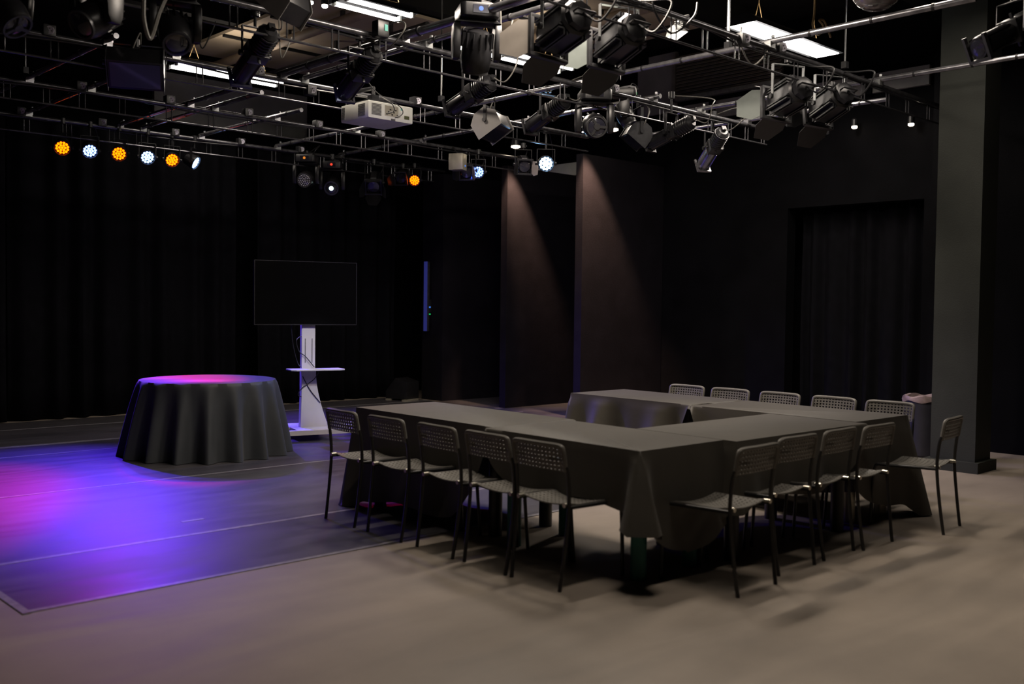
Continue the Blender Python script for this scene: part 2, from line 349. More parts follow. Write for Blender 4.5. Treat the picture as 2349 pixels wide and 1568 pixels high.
# short bars / rods
def rod(x, y, z0, z1, label, r=0.009, m='silver'):
    t = thing('hanging_rod', label, 'rod', (x, y, z0), 0, 'threaded rods holding the grid')
    obj('rod_shaft', MB().tube([(0, 0, 0), (0, 0, z1 - z0)], r, 8), m, t)
    obj('rod_bracket', MB().cbox((0, 0, 0.03), (0.05, 0.05, 0.06)), 'black', t)
for px, yy, Y, l, r in ((1669, 165, 5.0, 'thick grey rod holding the pipe left of the right strip light', 0.016), (1012, 239, 8.5, 'thin rod hanging right of the projector', 0.008),
                     (669, 150, 6.59, 'thin rod hanging over the left strip light', 0.009), (58, 170, 10.45, 'thin rod hanging at the far left', 0.01),
                     (1937, 200, 4.62, 'thin rod above the right pair of large spotlights', 0.008)):
    p = aty(px, yy, Y); rod(p.x, p.y, GZ + 0.03, CZ, l, r)
# ------------------------------------------------------------------ fixtures
MC = {}
def cached(k, fn):
    if k not in MC: MC[k] = fn()
    return MC[k]
def hook(t, L, z_up, m='silver', w=0.0):
    b = MB(); b.lathe([(z_up - 0.035, 0.035), (z_up + 0.03, 0.035)], 10, 'z')
    b.tube([(0, 0, L), (0, 0, z_up)], 0.012, 8); obj('hook_clamp', b.mesh('hook_clamp'), m, t)
def yoke(t, az, half, top, m='finshed', wid=0.03, th=0.006):
    b = MB(); b.box((-wid / 2, -half - th, -0.02), (wid / 2, -half, top)); b.box((-wid / 2, half, -0.02), (wid / 2, half + th, top))
    b.box((-wid / 2, -half - th, top), (wid / 2, half + th, top + th))
    y = obj('yoke', b.mesh('yoke'), m, t, Matrix.Rotation(az, 4, 'Z'))
    for sg in (-1, 1): obj('tilt_knob', MB().lathe([(sg * (half + th), 0.022), (sg * (half + th + 0.02), 0.022)], 10, 'y'), 'fixture', y)
def cable_part(t, pts, r=0.006, m='rubber'):
    obj('cable', MB().tube(catmull(pts, 7), r, 6), m, t)
def az_of(d): return math.atan2(d.y, d.x)
def fin_house(r, x0, x1, n=8, k=9):
    b = MB(); b.lathe([(x0, r * 0.86), (x0 + 0.02, r), (x1 - 0.02, r), (x1, r * 0.9)], n, 'x', Matrix.Rotation(PI / n, 4, 'X')); return b
def profile(c, d, label, s=1.0, silver=False, ztop=GZ, seed=0):
    d = V(d).normalized(); t = thing('profile_spotlight', label, 'spotlight', c, 0, 'profile spotlights on the grid')
    bm_, sm_ = ('finshed' if silver else 'fixture'), ('pipe' if silver else 'finshed')
    fm = frame(d) @ Matrix.Scale(s, 4)
    def house():
        b = MB(); b.lathe([(-0.3, 0.05), (-0.27, 0.078), (-0.1, 0.082), (-0.07, 0.07)], 10, 'x')
        for k in range(6): b.lathe([(-0.26 + k * 0.03, 0.088), (-0.252 + k * 0.03, 0.088)], 10, 'x')
        b.cbox((-0.31, 0, 0.02), (0.04, 0.05, 0.05)); return b.mesh('lamp_housing')
    obj('lamp_housing', cached('p_h', house), bm_, t, fm)
    def gate():
        b = MB(); b.box((-0.08, -0.075, -0.075), (0.02, 0.075, 0.075)); b.box((-0.045, -0.11, -0.012), (-0.035, 0.11, 0.012)); b.box((-0.045, -0.012, -0.11), (-0.035, 0.012, 0.11)); return b.mesh('shutter_gate', bevel=0.008)
    obj('shutter_gate', cached('p_g', gate), bm_, t, fm)
    def barrel():
        b = MB(); b.lathe([(0.02, 0.062), (0.05, 0.07), (0.28, 0.072), (0.3, 0.066)], 20, 'x')
        for k in range(4):
            a = k * PI / 2 + PI / 4; b.box((0.05, -0.006, 0.068), (0.29, 0.006, 0.08), Matrix.Rotation(a, 4, 'X'))
        return b.mesh('lens_barrel')
    br = obj('lens_barrel', cached('p_b', barrel), sm_ if silver else bm_, t, fm)
    obj('lens', cached('p_l', lambda: MB().lathe([(0.29, 0.06), (0.302, 0.05), (0.308, 0.02)], 20, 'x').mesh('lens')), 'lens', br)
    def acc():
        b = MB(); b.box((0.29, -0.085, -0.085), (0.315, -0.066, 0.085)); b.box((0.29, 0.066, -0.085), (0.315, 0.085, 0.085)); b.box((0.29, -0.066, -0.085), (0.315, 0.066, -0.066)); return b.mesh('colour_frame_holder')
    obj('colour_frame_holder', cached('p_a', acc), sm_, t, fm)
    top = max(0.1, min(0.2, ztop - c.z - 0.06)); yoke(t, az_of(d), 0.1 * s, top, 'finshed'); hook(t, top, ztop - c.z, 'fixture')
    a = fm @ V((-0.31, 0, 0.03)); sd = random.Random(seed); q = V((sd.uniform(-0.1, 0.1), sd.uniform(-0.1, 0.1), 0))
    cable_part(t, [a, a + V((0.0, -0.05, -0.1)) - d * 0.12, a - d * 0.2 + q + V((0.03, -0.12, 0.02)), a - d * 0.1 + V((0.1, -0.05, 0.16)), V((0.05, 0, ztop - c.z))], 0.006, 'grey_cable')
    return t
def fresnel(c, d, label, s=1.0, leaves=None, pale='barn_sea', ztop=GZ, yk='silver', roll=0.0, group='large barn door spotlights on the bar'):
    d = V(d).normalized(); t = thing('fresnel_spotlight', label, 'spotlight', c, 0, group)
    fm = frame(d) @ Matrix.Rotation(roll, 4, 'X') @ Matrix.Scale(s, 4)
    def house():
        b = fin_house(0.125, -0.2, 0.16, 8)
        for k in (-0.085, -0.06, 0.06, 0.085):
            b.box((-0.17, k - 0.006, 0.08), (0.14, k + 0.006, 0.128)); b.box((-0.17, k - 0.006, -0.128), (0.14, k + 0.006, -0.08))
            b.box((-0.17, 0.08, k - 0.006), (0.14, 0.128, k + 0.006)); b.box((-0.17, -0.128, k - 0.006), (0.14, -0.08, k + 0.006))
        return b.mesh('lamp_housing')
    obj('lamp_housing', cached('f_h', house), 'fixture', t, fm)
    def rear():
        b = MB(); b.lathe([(-0.27, 0.05), (-0.25, 0.095), (-0.205, 0.1)], 8, 'x'); b.tube([(-0.26, -0.07, 0), (-0.31, -0.07, 0), (-0.31, 0.07, 0), (-0.26, 0.07, 0)], 0.008, 6); return b.mesh('rear_cap')
    obj('rear_cap', cached('f_r', rear), 'fixture', t, fm)
    def top_vent():
        b = MB(); b.prism([(-0.16, 0.122), (0.12, 0.122), (0.1, 0.145), (-0.14, 0.145)], -0.05, 0.05, 'y'); return b.mesh('top_vent')
    obj('top_vent', cached('f_t', top_vent), 'finshed', t, fm)
    def fr():
        b = MB()
        for sgn in (-1, 1): b.box((0.155, sgn * 0.14 - 0.014, -0.15), (0.195, sgn * 0.14 + 0.014, 0.15)); b.box((0.155, -0.15, sgn * 0.14 - 0.014), (0.195, 0.15, sgn * 0.14 + 0.014))
        return b.mesh('front_frame', bevel=0.003)
    obj('front_frame', cached('f_f', fr), 'finshed', t, fm)
    obj('lens', cached('f_l', lambda: MB().lathe([(0.14, 0.12), (0.165, 0.1), (0.178, 0.03)], 24, 'x').mesh('lens')), 'lens', t, fm)
    def leaf():
        b = MB(); b.prism([(-0.12, 0), (0.12, 0), (0.14, 0.09), (0.075, 0.24), (-0.075, 0.24), (-0.14, 0.09)], -0.002, 0.002, 'z'); b.box((-0.05, -0.008, -0.008), (0.05, 0.008, 0.006)); return b.mesh('barn_door')
    lv_ = leaves or (35, 35, 35, 35)
    for k in range(4):  # 0 top, 1 +y side, 2 bottom, 3 -y side
        if lv_[k] is None: continue
        q = fm @ Matrix.Rotation(-k * PI / 2, 4, 'X') @ T((0.195, 0, 0.142)) @ Matrix.Rotation(-math.radians(lv_[k]), 4, 'Y') @ Matrix(((0, 1, 0, 0), (1, 0, 0, 0), (0, 0, 1, 0), (0, 0, 0, 1)))
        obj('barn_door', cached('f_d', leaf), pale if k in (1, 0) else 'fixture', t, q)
    top = max(0.17 * s, min(0.3, ztop - c.z - 0.06)); yoke(t, az_of(d), 0.155 * s, top, yk, 0.035); hook(t, top, ztop - c.z, 'fixture')
    a = fm @ V((-0.27, 0, 0.0))
    cable_part(t, [a, a - d * 0.15 + V((0.05, 0, -0.1)), a - d * 0.2 + V((0.12, -0.05, 0.08)), a + V((0.05, -0.02, 0.17)), V((0.06, 0, ztop - c.z))], 0.008)
    return t
def flood(c, d, label, s=1.0, ztop=GZ, wide=0.42, m='fixture', ep='finshed', glow=None):
    d = V(d).normalized(); t = thing('flood_light', label, 'flood light', c, 0, 'box floodlights on the grid')
    fm = frame(d) @ Matrix.Scale(s, 4); h = wide / 2
    poly = [(-0.12, -0.06), (-0.05, -0.15), (0.12, -0.16), (0.13, 0.12), (-0.02, 0.14), (-0.12, 0.06)]
    obj('housing', MB().prism(poly, -h, h, 'y').mesh('housing', bevel=0.006), m, t, fm)
    big = [(a * 1.12, b * 1.12) for a, b in poly]
    for sg in (-1, 1): obj('end_plate', MB().prism(big, sg * h - 0.003 + sg * 0.004, sg * h + 0.003 + sg * 0.004, 'y'), ep, t, fm)
    obj('front_glass', MB().box((0.128, -h * 0.9, -0.13), (0.134, h * 0.9, 0.1)), glow or 'lens', t, fm)
    top = max(0.16, min(0.26, ztop - c.z - 0.05)); yoke(t, az_of(d), (h + 0.02) * s, top, 'fixture'); hook(t, top, ztop - c.z, 'fixture')
    a = fm @ V((-0.12, 0, 0.03)); cable_part(t, [a, a + V((-0.08, -0.1, -0.02)), a + V((-0.02, -0.12, 0.14)), V((0.04, 0, ztop - c.z))], 0.007, 'grey_cable')
    return t
def moving(c, az, tilt, label, s=1.0, ztop=GZ, style='spot', disp='bluedisp', dots=False, glow=None):
    # c: pivot centre of the head, az: yaw of the arm plane, tilt: head direction below horizontal
    t = thing('moving_head_light', label, 'moving head light', c, 0, 'moving head lamps')
    R_ = Matrix.Rotation(az, 4, 'Z') @ Matrix.Scale(s, 4)
    def base():
        b = MB(); b.prism([(-0.13, -0.15), (0.13, -0.15), (0.16, -0.12), (0.16, 0.12), (0.13, 0.15), (-0.13, 0.15), (-0.16, 0.12), (-0.16, -0.12)], 0.23, 0.33, 'z'); return b.mesh('base', bevel=0.01)
    bo = obj('base', cached('m_b', base), 'fixture', t, R_)
    obj('display', MB().box((0.161, -0.06, 0.25), (0.165, 0.06, 0.31)), 'lens', bo)
    obj('display_digits', MB().lathe([(0.166, 0.018), (0.168, 0.018)], 12, 'x', T((0, 0.0, 0.28))), disp, bo)
    def arms():
        b = MB()
        pf = [(-0.06, 0.2), (0.06, 0.2), (0.075, 0.1), (0.065, -0.02), (0.04, -0.07), (-0.04, -0.07), (-0.065, -0.02), (-0.075, 0.1)]
        for sg in (-1, 1): b.prism(pf, sg * 0.16 - 0.028, sg * 0.16 + 0.028, 'y')
        b.prism([(-0.188, 0.2), (0.188, 0.2), (0.14, 0.232), (-0.14, 0.232)], -0.075, 0.075, 'x'); return b.mesh('yoke_arms', bevel=0.016)
    obj('yoke_arms', cached('m_a', arms), 'fixture', t, R_)
    hm = R_ @ Matrix.Rotation(tilt, 4, 'Y')
    def head():
        b = MB(); b.lathe([(-0.17, 0.03), (-0.15, 0.085), (-0.06, 0.115), (0.06, 0.12), (0.13, 0.11), (0.15, 0.1)], 22, 'x')
        for k in range(14): b.box((-0.14, -0.004, 0.1), (-0.03, 0.004, 0.125), Matrix.Rotation(k * PI / 7, 4, 'X'))
        return b.mesh('head')
    ho = obj('head', cached('m_h', head), 'fixture', t, hm)
    obj('lens_ring', cached('m_r', lambda: MB().lathe([(0.145, 0.103), (0.165, 0.103), (0.165, 0.088), (0.15, 0.086)], 24, 'x').mesh('lens_ring')), 'finshed', ho)
    obj('lens', cached('m_l', lambda: MB().lathe([(0.148, 0.088), (0.158, 0.07), (0.163, 0.02)], 24, 'x').mesh('lens')), 'lens', ho)
    if style == 'spot':
        b = MB()
        for k in range(3): b.box((0.162, -0.012, 0.0), (0.172, 0.012, 0.09), Matrix.Rotation(k * 2 * PI / 3 + 0.5, 4, 'X'))
        b.lathe([(0.16, 0.035), (0.178, 0.03)], 14, 'x'); obj('lens_bracket', b, 'finshed', ho)
    if dots:
        b = MB()
        for rr, n in ((0.0, 1), (0.025, 6), (0.05, 12), (0.075, 18)):
            for k in range(n): b.lathe([(0.162, 0.0075), (0.167, 0.0075)], 8, 'x', T((0, rr * math.cos(2 * PI * k / n), rr * math.sin(2 * PI * k / n))))
        obj('led_array', b, 'socket', ho)
    if glow: obj('lit_lens', MB().lathe([(0.164, 0.03), (0.17, 0.026)], 14, 'x', T((0, 0.0, 0.0))), glow, ho)
    b = MB(); b.cbox((0, 0, 0.35 * s), (0.1, 0.22, 0.02)); b.tube([(0, 0, 0.34 * s), (0, 0, ztop - c.z)], 0.014, 8); b.lathe([(ztop - c.z - 0.035, 0.035), (ztop - c.z + 0.03, 0.035)], 10, 'z')
    obj('hook_clamp', b, 'finshed', t)
    cable_part(t, [R_ @ V((0.1, 0.1, 0.33)), R_ @ V((0.18, 0.16, 0.38)), R_ @ V((0.1, 0.2, 0.46)), V((0.03, 0.0, ztop - c.z))], 0.007)
    return t
def par(c, d, glow, label, s=1.0, ztop=GZ - 0.05, power=0, colr=None, spot=60, aim=None):
    d = V(d).normalized(); t = thing('led_par_light', label, 'stage light', c, 0, 'LED par lamps')
    fm = frame(d) @ Matrix.Scale(s, 4)
    obj('can', cached('l_c', lambda: MB().lathe([(-0.13, 0.05), (-0.12, 0.08), (-0.03, 0.088), (0.0, 0.095), (0.03, 0.095), (0.03, 0.088), (0.005, 0.085)], 24, 'x').mesh('can')), 'fixture', t, fm)
    def leds():
        b = MB(); pts = [(0, 0)] + [(0.032 * math.cos(k * PI / 3), 0.032 * math.sin(k * PI / 3)) for k in range(6)] + [(0.063 * math.cos(k * PI / 6 + 0.2), 0.063 * math.sin(k * PI / 6 + 0.2)) for k in range(12)]
        for y, z in pts: b.lathe([(0.006, 0.0145), (0.018, 0.0125), (0.021, 0.006)], 10, 'x', T((0, y, z)))
        return b.mesh('led_array')
    obj('led_array', cached('l_l', leds), glow, t, fm)
    top = max(0.12, min(0.17, ztop - c.z - 0.05)); yoke(t, az_of(d), 0.1 * s, top, 'fixture', 0.025); hook(t, top, ztop - c.z, 'fixture')
    cable_part(t, [fm @ V((-0.13, 0, 0)), fm @ V((-0.2, 0.05, -0.04)), fm @ V((-0.18, 0.1, 0.1)), V((0.05, 0, ztop - c.z))], 0.005)
    if power:
        L = bpy.data.lights.new('par_beam', 'SPOT'); L.energy = power; L.color = colr; L.spot_size = math.radians(spot); L.spot_blend = 0.9; L.shadow_soft_size = 0.06
        lo = bpy.data.objects.new('par_beam', L); C.objects.link(lo); dd = (V(aim) - c).normalized() if aim is not None else d
        lo.location = c + d * 0.06; lo.rotation_euler = dd.to_track_quat('-Z', 'Y').to_euler()
    return t
RED, BLU = (1.0, 0.0, 0.12), (0.09, 0.035, 1.0)
pars = [(143, 338, 'led_red', 'red lamp, leftmost of the row on the far bar', (1.9, 8.7, 0), RED, 850), (206, 345, 'led_blue2', 'blue lamp second from left in the row on the far bar', (3.0, 9.2, 0), BLU, 1600),
        (273, 352, 'led_red', 'red lamp third from left in the row on the far bar', (2.2, 7.4, 0), RED, 80), (338, 360, 'led_blue', 'blue lamp fourth from left in the row on the far bar', (3.9, 9.0, 0.6), BLU, 750),
        (394, 366, 'led_red', 'red lamp fifth from left in the row on the far bar', (4.6, 9.6, 0.74), RED, 950), (446, 372, 'led_blue', 'blue lamp, last of the row of six on the far bar', (7.3, 9.8, 0.3), BLU, 1300)]
cones = [30, 42, 44, 40, 18, 80]
for (x, y, g, l, aim, cc, pw), cone_ in zip(pars, cones):
    c = aty(x, y, 12.36); par(c, V(aim) - c + V((0.9, 0, 1.2)), g, l, s=1.0, power=pw, colr=cc, spot=cone_, aim=aim)
c = aty(951, 413, 12.2); par(c, (-0.62, -0.62, -0.35), 'led_red', 'red lamp in front of the far partition, right of the dark moving heads', 0.95, power=60, colr=RED, spot=60, aim=(6.5, 10, 0))
c = aty(1097, 394, 10.45); par(c, (-0.62, -0.66, -0.3), 'led_blue2', 'blue lamp hanging left of the middle partition', 0.95, power=160, colr=(0.05, 0.12, 1), spot=70, aim=(6.2, 9.4, 0.3))
c = aty(1252, 375, 8.6); par(c, (-0.6, -0.75, -0.22), 'led_white', 'brilliant white-blue lamp between the middle and near partitions', 1.05, power=190, colr=(0.12, 0.25, 1), spot=70, aim=(5.2, 9.2, 0.3))
c = V((4.62, 6.95, 3.3)); L = bpy.data.lights.new('profile_beam', 'SPOT'); L.energy = 190; L.color = (0.8, 0.84, 1); L.spot_size = math.radians(15); L.spot_blend = 0.5; L.shadow_soft_size = 0.05
lo = bpy.data.objects.new('profile_beam', L); C.objects.link(lo); lo.location = c; lo.rotation_euler = (V((6.1, 9.7, 0.75)) - c).to_track_quat('-Z', 'Y').to_euler()
c = V((2.6, 6.3, 3.08)); L = bpy.data.lights.new('added_blue_wash', 'SPOT'); L.energy = 220; L.color = (0.14, 0.1, 1); L.spot_size = math.radians(52); L.spot_blend = 1.0; L.shadow_soft_size = 0.08  # blue wash added from the left; the moving head near it is off
lo = bpy.data.objects.new('added_blue_wash', L); C.objects.link(lo); lo.location = c; lo.rotation_euler = (V((9.6, 9.6, 0.7)) - c).to_track_quat('-Z', 'Y').to_euler()
# dark moving heads on the far bar
c = aty(703, 411, 12.36); moving(c, math.radians(-133), math.radians(12), 'dark moving head with a grid of unlit round lenses on the far bar', 1.0, GZ - 0.05, 'wash', 'amberled', dots=True)
c = aty(762, 425, 12.36); moving(c, math.radians(-128), math.radians(22), 'dark moving head with a small glowing lens on the far bar', 1.0, GZ - 0.05, 'wash', 'redled', glow='spotglow')
c = aty(858, 418, 12.3); fresnel(c, (-0.5, -0.6, -0.55), 'barn door spotlight edged in red light on the far bar', 0.85, (20, 20, 20, 20), 'finshed', GZ - 0.05, 'fixture', group='small barn door spotlights')
c = aty(925, 405, 12.35); fresnel(c, (-0.75, -0.45, -0.35), 'small barn door spotlight just left of the lone red lamp', 0.7, (None, 25, None, 15), 'barn_sea', GZ - 0.05, 'fixture', group='small barn door spotlights')
c = aty(1074, 392, 10.5); fresnel(c, (-0.75, -0.5, -0.3), 'small barn door spotlight lit blue, left of the blue lamp', 0.7, (None, 25, None, 15), 'barn_lit', GZ - 0.05, 'fixture', group='small barn door spotlights')
c = aty(1200, 377, 9.6); fresnel(c, (-0.45, -0.7, -0.35), 'small barn door spotlight left of the brilliant white-blue lamp', 0.7, (None, 15, None, 25), 'barn_lit', GZ - 0.05, 'fixture', group='small barn door spotlights')
# white loudspeaker box by the bar
c = aty(1050, 372, 10.3); t = thing('wall_speaker', 'small white speaker box with a blue light hanging from the bar', 'speaker', c, 0)
obj('cabinet', MB().cbox((0, 0, 0), (0.17, 0.2, 0.22)).mesh('cabinet', bevel=0.01), 'palemetal', t, Matrix.Rotation(0.5, 4, 'Z'))
obj('status_light', MB().lathe([(-0.103, 0.012), (-0.1, 0.012)], 10, 'y', T((0.02, 0, -0.05))), 'bluedisp', t, Matrix.Rotation(0.5, 4, 'Z'))
obj('mount', MB().tube([(0, 0, 0.1), (0, 0.1, GZ - 0.05 - c.z)], 0.012, 8), 'fixture', t)
# top row fixtures
c = aty(400, 72, 6.59); moving(c, math.radians(-105), math.radians(48), 'moving head lamp with a wide open yoke at upper left, above the strip light', 0.92, GZ + 0.1, 'wash')
c = aty(222, 38, 6.45); moving(c, math.radians(-160), math.radians(35), 'moving head lamp tilted left, in the upper left corner', 0.92, GZ + 0.1, 'wash')
c = aty(12, 22, 6.59); moving(c, math.radians(-60), math.radians(50), 'moving head lamp cut by the left edge of the picture', 0.9, GZ + 0.1, 'spot')
c = atx(1093, 118, 5.0); moving(c, math.radians(-120), math.radians(112), 'moving head lamp at top centre with its finned head turned away', 0.98, GZ + 0.05, 'wash')
c = aty(1363, 288, 6.59); moving(c, math.radians(-128), math.radians(14), 'moving head lamp facing the camera with a three-armed lens bracket', 1.0, GZ, 'spot', 'bluedisp')
c = aty(1432, 262, 6.7); moving(c, math.radians(-50), math.radians(60), 'moving head lamp just right of the one facing the camera', 0.75, GZ, 'wash', 'greenled')
def aim2(b, f, L, zb_plane_y, near=True, X=None):
    pb = aty(b[0], b[1], zb_plane_y) if X is None else atx(b[0], b[1], X)
    o_ = V((0, 0, HC)); r_ = ray(*f).normalized(); w_ = pb - o_; tt = w_.dot(r_); dd = (w_ - r_ * tt).length
    h_ = math.sqrt(max(0, L * L - dd * dd)); q = o_ + r_ * (tt - h_ if near else tt + h_)
    return (pb + q) / 2, (q - pb).normalized()
for b, f, Y, X, near, s, sil, l in (((622, 70), (550, 178), 6.59, None, False, 1.0, False, 'black profile spotlight over the left strip light'),
                       ((862, 120), (790, 215), 6.59, None, False, 1.0, False, 'black profile spotlight directly above the white projector'),
                       ((1130, 185), (1035, 250), 6.59, None, False, 1.0, False, 'black profile spotlight beneath the central moving head'),
                       ((1300, 228), (1215, 292), None, 7.2, False, 1.0, False, 'black profile spotlight left of the forward facing moving head'),
                       ((1590, 278), (1490, 332), None, 8.3, False, 0.95, False, 'dark profile spotlight right of the moving heads, silver topped'),
                       ((1660, 300), (1612, 380), None, 9.3, False, 1.0, True, 'silver profile spotlight hanging alone right of centre')):
    c, d = aim2(b, f, 0.6 * s, Y, near, X); profile(c, d, l, s, sil, max(GZ, c.z + 0.15), seed=b[0])
c, d = aim2((1327, 38), (1252, 95), 0.42, 4.55, False); fresnel(c, d, 'large black spotlight at top centre with one pale lit barn door', 1.0, (28, 30, 25, 30), 'barn_lit', max(GZ, c.z + 0.3), roll=0.1)
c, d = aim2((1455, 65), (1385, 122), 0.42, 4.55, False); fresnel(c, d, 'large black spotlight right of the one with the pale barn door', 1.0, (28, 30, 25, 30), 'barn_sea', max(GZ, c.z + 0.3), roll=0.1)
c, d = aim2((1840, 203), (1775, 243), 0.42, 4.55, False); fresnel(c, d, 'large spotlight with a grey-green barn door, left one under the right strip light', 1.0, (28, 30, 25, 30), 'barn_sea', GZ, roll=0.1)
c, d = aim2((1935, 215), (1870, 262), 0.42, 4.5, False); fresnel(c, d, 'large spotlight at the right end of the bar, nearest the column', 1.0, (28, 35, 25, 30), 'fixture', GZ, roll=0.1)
c, d = aim2((2375, 45), (2262, 102), 0.5, 2.6, True); profile(c, d, 'blurred dark spotlight at the top right corner, nearest the camera', 1.1, False, c.z + 0.4, seed=3)
# box floods
c = aty(312, 148, 8.42); flood(c, (-0.3, -0.6, -0.75), 'large dark box floodlight at upper left under the bar', 1.05, GZ, 0.42)
c = aty(1128, 283, 8.3); flood(c, (0.25, -0.5, -0.8), 'box floodlight with a grey end plate at centre, under the bar', 1.0, GZ, 0.4, ep='wallgrey')
c = aty(1462, 306, 6.75); flood(c, (-0.5, 0.3, -0.7), 'dark box floodlight with a violet lit flap right of the moving head', 0.8, GZ, 0.3)
c = aty(655, 2, 6.2); flood(c, (-0.3, 0.6, -0.75), 'box floodlight cut by the top edge, left of the twin strip light', 0.8, GZ + 0.3, 0.35, ep='wallgrey')
# projector
pc = aty(845, 268, 8.0)
PY = pc.y
p0 = aty(845, 268, PY); p1 = aty(947, 287, PY); top = aty(845, 228, PY).z; lw = p1.x - p0.x
q1 = atx(782, 279, p0.x); dep = q1.y - p0.y
t = thing('projector', 'white projector hanging below the grid with cables plugged in its back', 'projector', (p0.x, p0.y, p0.z))
hh = top - p0.z
obj('case', MB().box((0, 0, 0), (lw, dep, hh)).mesh('case', bevel=0.012), 'white', t)
obj('lens', MB().lathe([(dep, 0.06), (dep + 0.06, 0.055)], 20, 'y', T((lw * 0.5, 0, hh * 0.5))), 'lens', t)
b = MB()
for k in range(9): b.box((lw * 0.07, -0.004, hh * (0.2 + k * 0.075)), (lw * 0.28, 0.002, hh * (0.2 + k * 0.075) + hh * 0.05))
obj('vent_grille', b, 'vent', t)
for a0, a1 in ((0.12, 0.36), (0.85, 0.96)):
    b = MB()
    for k in range(8): b.box((-0.004, dep * a0, hh * (0.15 + k * 0.09)), (0.002, dep * a1, hh * (0.15 + k * 0.09) + hh * 0.065))
    obj('vent_grille', b, 'vent', t)
obj('port_panel', MB().box((lw * 0.36, -0.003, hh * 0.25), (lw * 0.66, 0.001, hh * 0.85)), 'palemetal', t)
b = MB()
for k in range(7): b.cbox((lw * (0.4 + 0.04 * k), -0.004, hh * (0.35 + 0.14 * (k % 3))), (0.016, 0.006, 0.012))
obj('connector_ports', b, 'rubber', t)
obj('status_screen', MB().box((lw * 0.8, -0.004, hh * 0.22), (lw * 0.91, 0.001, hh * 0.42)), 'lcd', t)
obj('sticker', MB().box((lw * 0.72, -0.003, hh * 0.7), (lw * 0.75, 0.001, hh * 0.85)), 'teal_sticker', t)
obj('latch', MB().box((lw * 0.5, -0.005, 0.004), (lw * 0.59, 0.001, hh * 0.12)), 'vent', t)
obj('cable', MB().tube(catmull([(lw * 0.42, -0.01, hh * 0.4), (lw * 0.5, -0.05, hh * 0.55), (lw * 0.46, -0.04, hh * 0.95), (lw * 0.35, 0.05, hh + 0.06)], 8), 0.006, 6), 'rubber', t)
obj('cable', MB().tube(catmull([(lw * 0.58, -0.01, hh * 0.22), (lw * 0.68, -0.06, hh * 0.45), (lw * 0.62, -0.04, hh * 0.9), (lw * 0.3, 0.08, hh + 0.1), (lw * 0.1, 0.2, hh + 0.3)], 8), 0.005, 6), 'rubber', t)
obj('mounting_pole', MB().tube([(lw * 0.35, dep * 0.4, hh), (lw * 0.35, dep * 0.4, GZ - 0.05 - p0.z), (lw * 0.35, 8.5 - PY, GZ - 0.04 - p0.z)], 0.022, 10), 'fixture', t)
b = MB().cbox((lw * 0.35, dep * 0.4, hh + 0.02), (0.25, 0.22, 0.02)); b.cbox((lw * 0.35, dep * 0.4, hh + 0.06), (0.08, 0.08, 0.07)); obj('mounting_plate', b, 'fixture', t)
# black dimmer box with green tell-tale above the projector
c = aty(873, 68, 6.5); t = thing('control_box', 'small black box with a green light fixed over the projector', 'control box', c)
obj('case', MB().cbox((0, 0, 0), (0.11, 0.09, 0.13)).mesh('case', bevel=0.012), 'fixture', t)
obj('status_light', MB().cbox((0.02, -0.047, 0.01), (0.03, 0.006, 0.05)), 'teal_sticker', t)
# ------------------------------------------------------------------ strip lights
def strip(x0, x1, y0, y1, z, label, cords=True, diff=False, power=60, seen=True):
    cx, cy = (x0 + x1) / 2, (y0 + y1) / 2; L, Wd = x1 - x0, y1 - y0
    t = thing('strip_light', label, 'ceiling light', (cx, cy, z), 0, 'suspended fluorescent strip lights')
    s = MB(); n = 10; vs = []; fs = []
    for sx in (-L / 2 - 0.02, L / 2 + 0.02):
        for k in range(n + 1):
            a = PI * k / n; vs.append((sx, -math.cos(a) * (Wd / 2 + 0.05), math.sin(a) * 0.11 + 0.005))
    for k in range(n): fs.append((k, k + 1, n + 2 + k, n + 1 + k))
    fs.append(tuple(range(n + 1))); fs.append(tuple(range(n + 1, 2 * n + 2)))
    h = obj('reflector_hood', MB().add(vs, fs), 'fixture', t)
    if diff: obj('diffuser', MB().box((-L / 2, -Wd / 2, 0.0), (L / 2, Wd / 2, 0.012)), 'tubeglow', t)
    else:
        for sy in (-1, 1):
            o = obj('fluorescent_tube', MB().tube([(-L / 2, sy * Wd * 0.38, 0.0), (L / 2, sy * Wd * 0.38, 0.0)], 0.022, 10), 'tubeglow', t)
            b = MB().cbox((-L / 2 - 0.01, sy * Wd * 0.38, 0.01), (0.02, 0.05, 0.06)); b.cbox((L / 2 + 0.01, sy * Wd * 0.38, 0.01), (0.02, 0.05, 0.06)); obj('lamp_holder', b, 'white', o)
    for sx in (-0.32, 0.32):
        b = MB().tube([(sx * L, 0, 0.3), (sx * L - 0.07, 0, 0.11)], 0.004, 5); b.tube([(sx * L, 0, 0.3), (sx * L + 0.07, 0, 0.11)], 0.004, 5); b.tube([(sx * L, 0, 0.3), (sx * L, 0, CZ - z)], 0.005, 5)
        obj('hanging_cord', b, 'tan_cord', t)
    A = bpy.data.lights.new('strip_glow', 'AREA'); A.shape = 'RECTANGLE'; A.size = L; A.size_y = Wd; A.energy = power; A.color = (1, 0.86, 0.72); A.spread = math.radians(170)
    lo = bpy.data.objects.new('strip_glow', A); C.objects.link(lo); lo.location = (cx, cy, z - 0.03)
    if power in (42, 30, 14, 55, 60):
        A2 = A.copy(); A2.energy = 9; A2.spread = PI; lo = bpy.data.objects.new('strip_uplight', A2); C.objects.link(lo); lo.location = (cx, cy, z + 0.14); lo.rotation_euler = (PI, 0, 0)
    return t
SZ = 4.4
a, b_ = atz(770, 8, SZ), atz(933, 40, SZ); strip(a.x, b_.x, 8.0, 8.28, SZ, 'twin tube strip light above the projector at top centre-left', power=42)
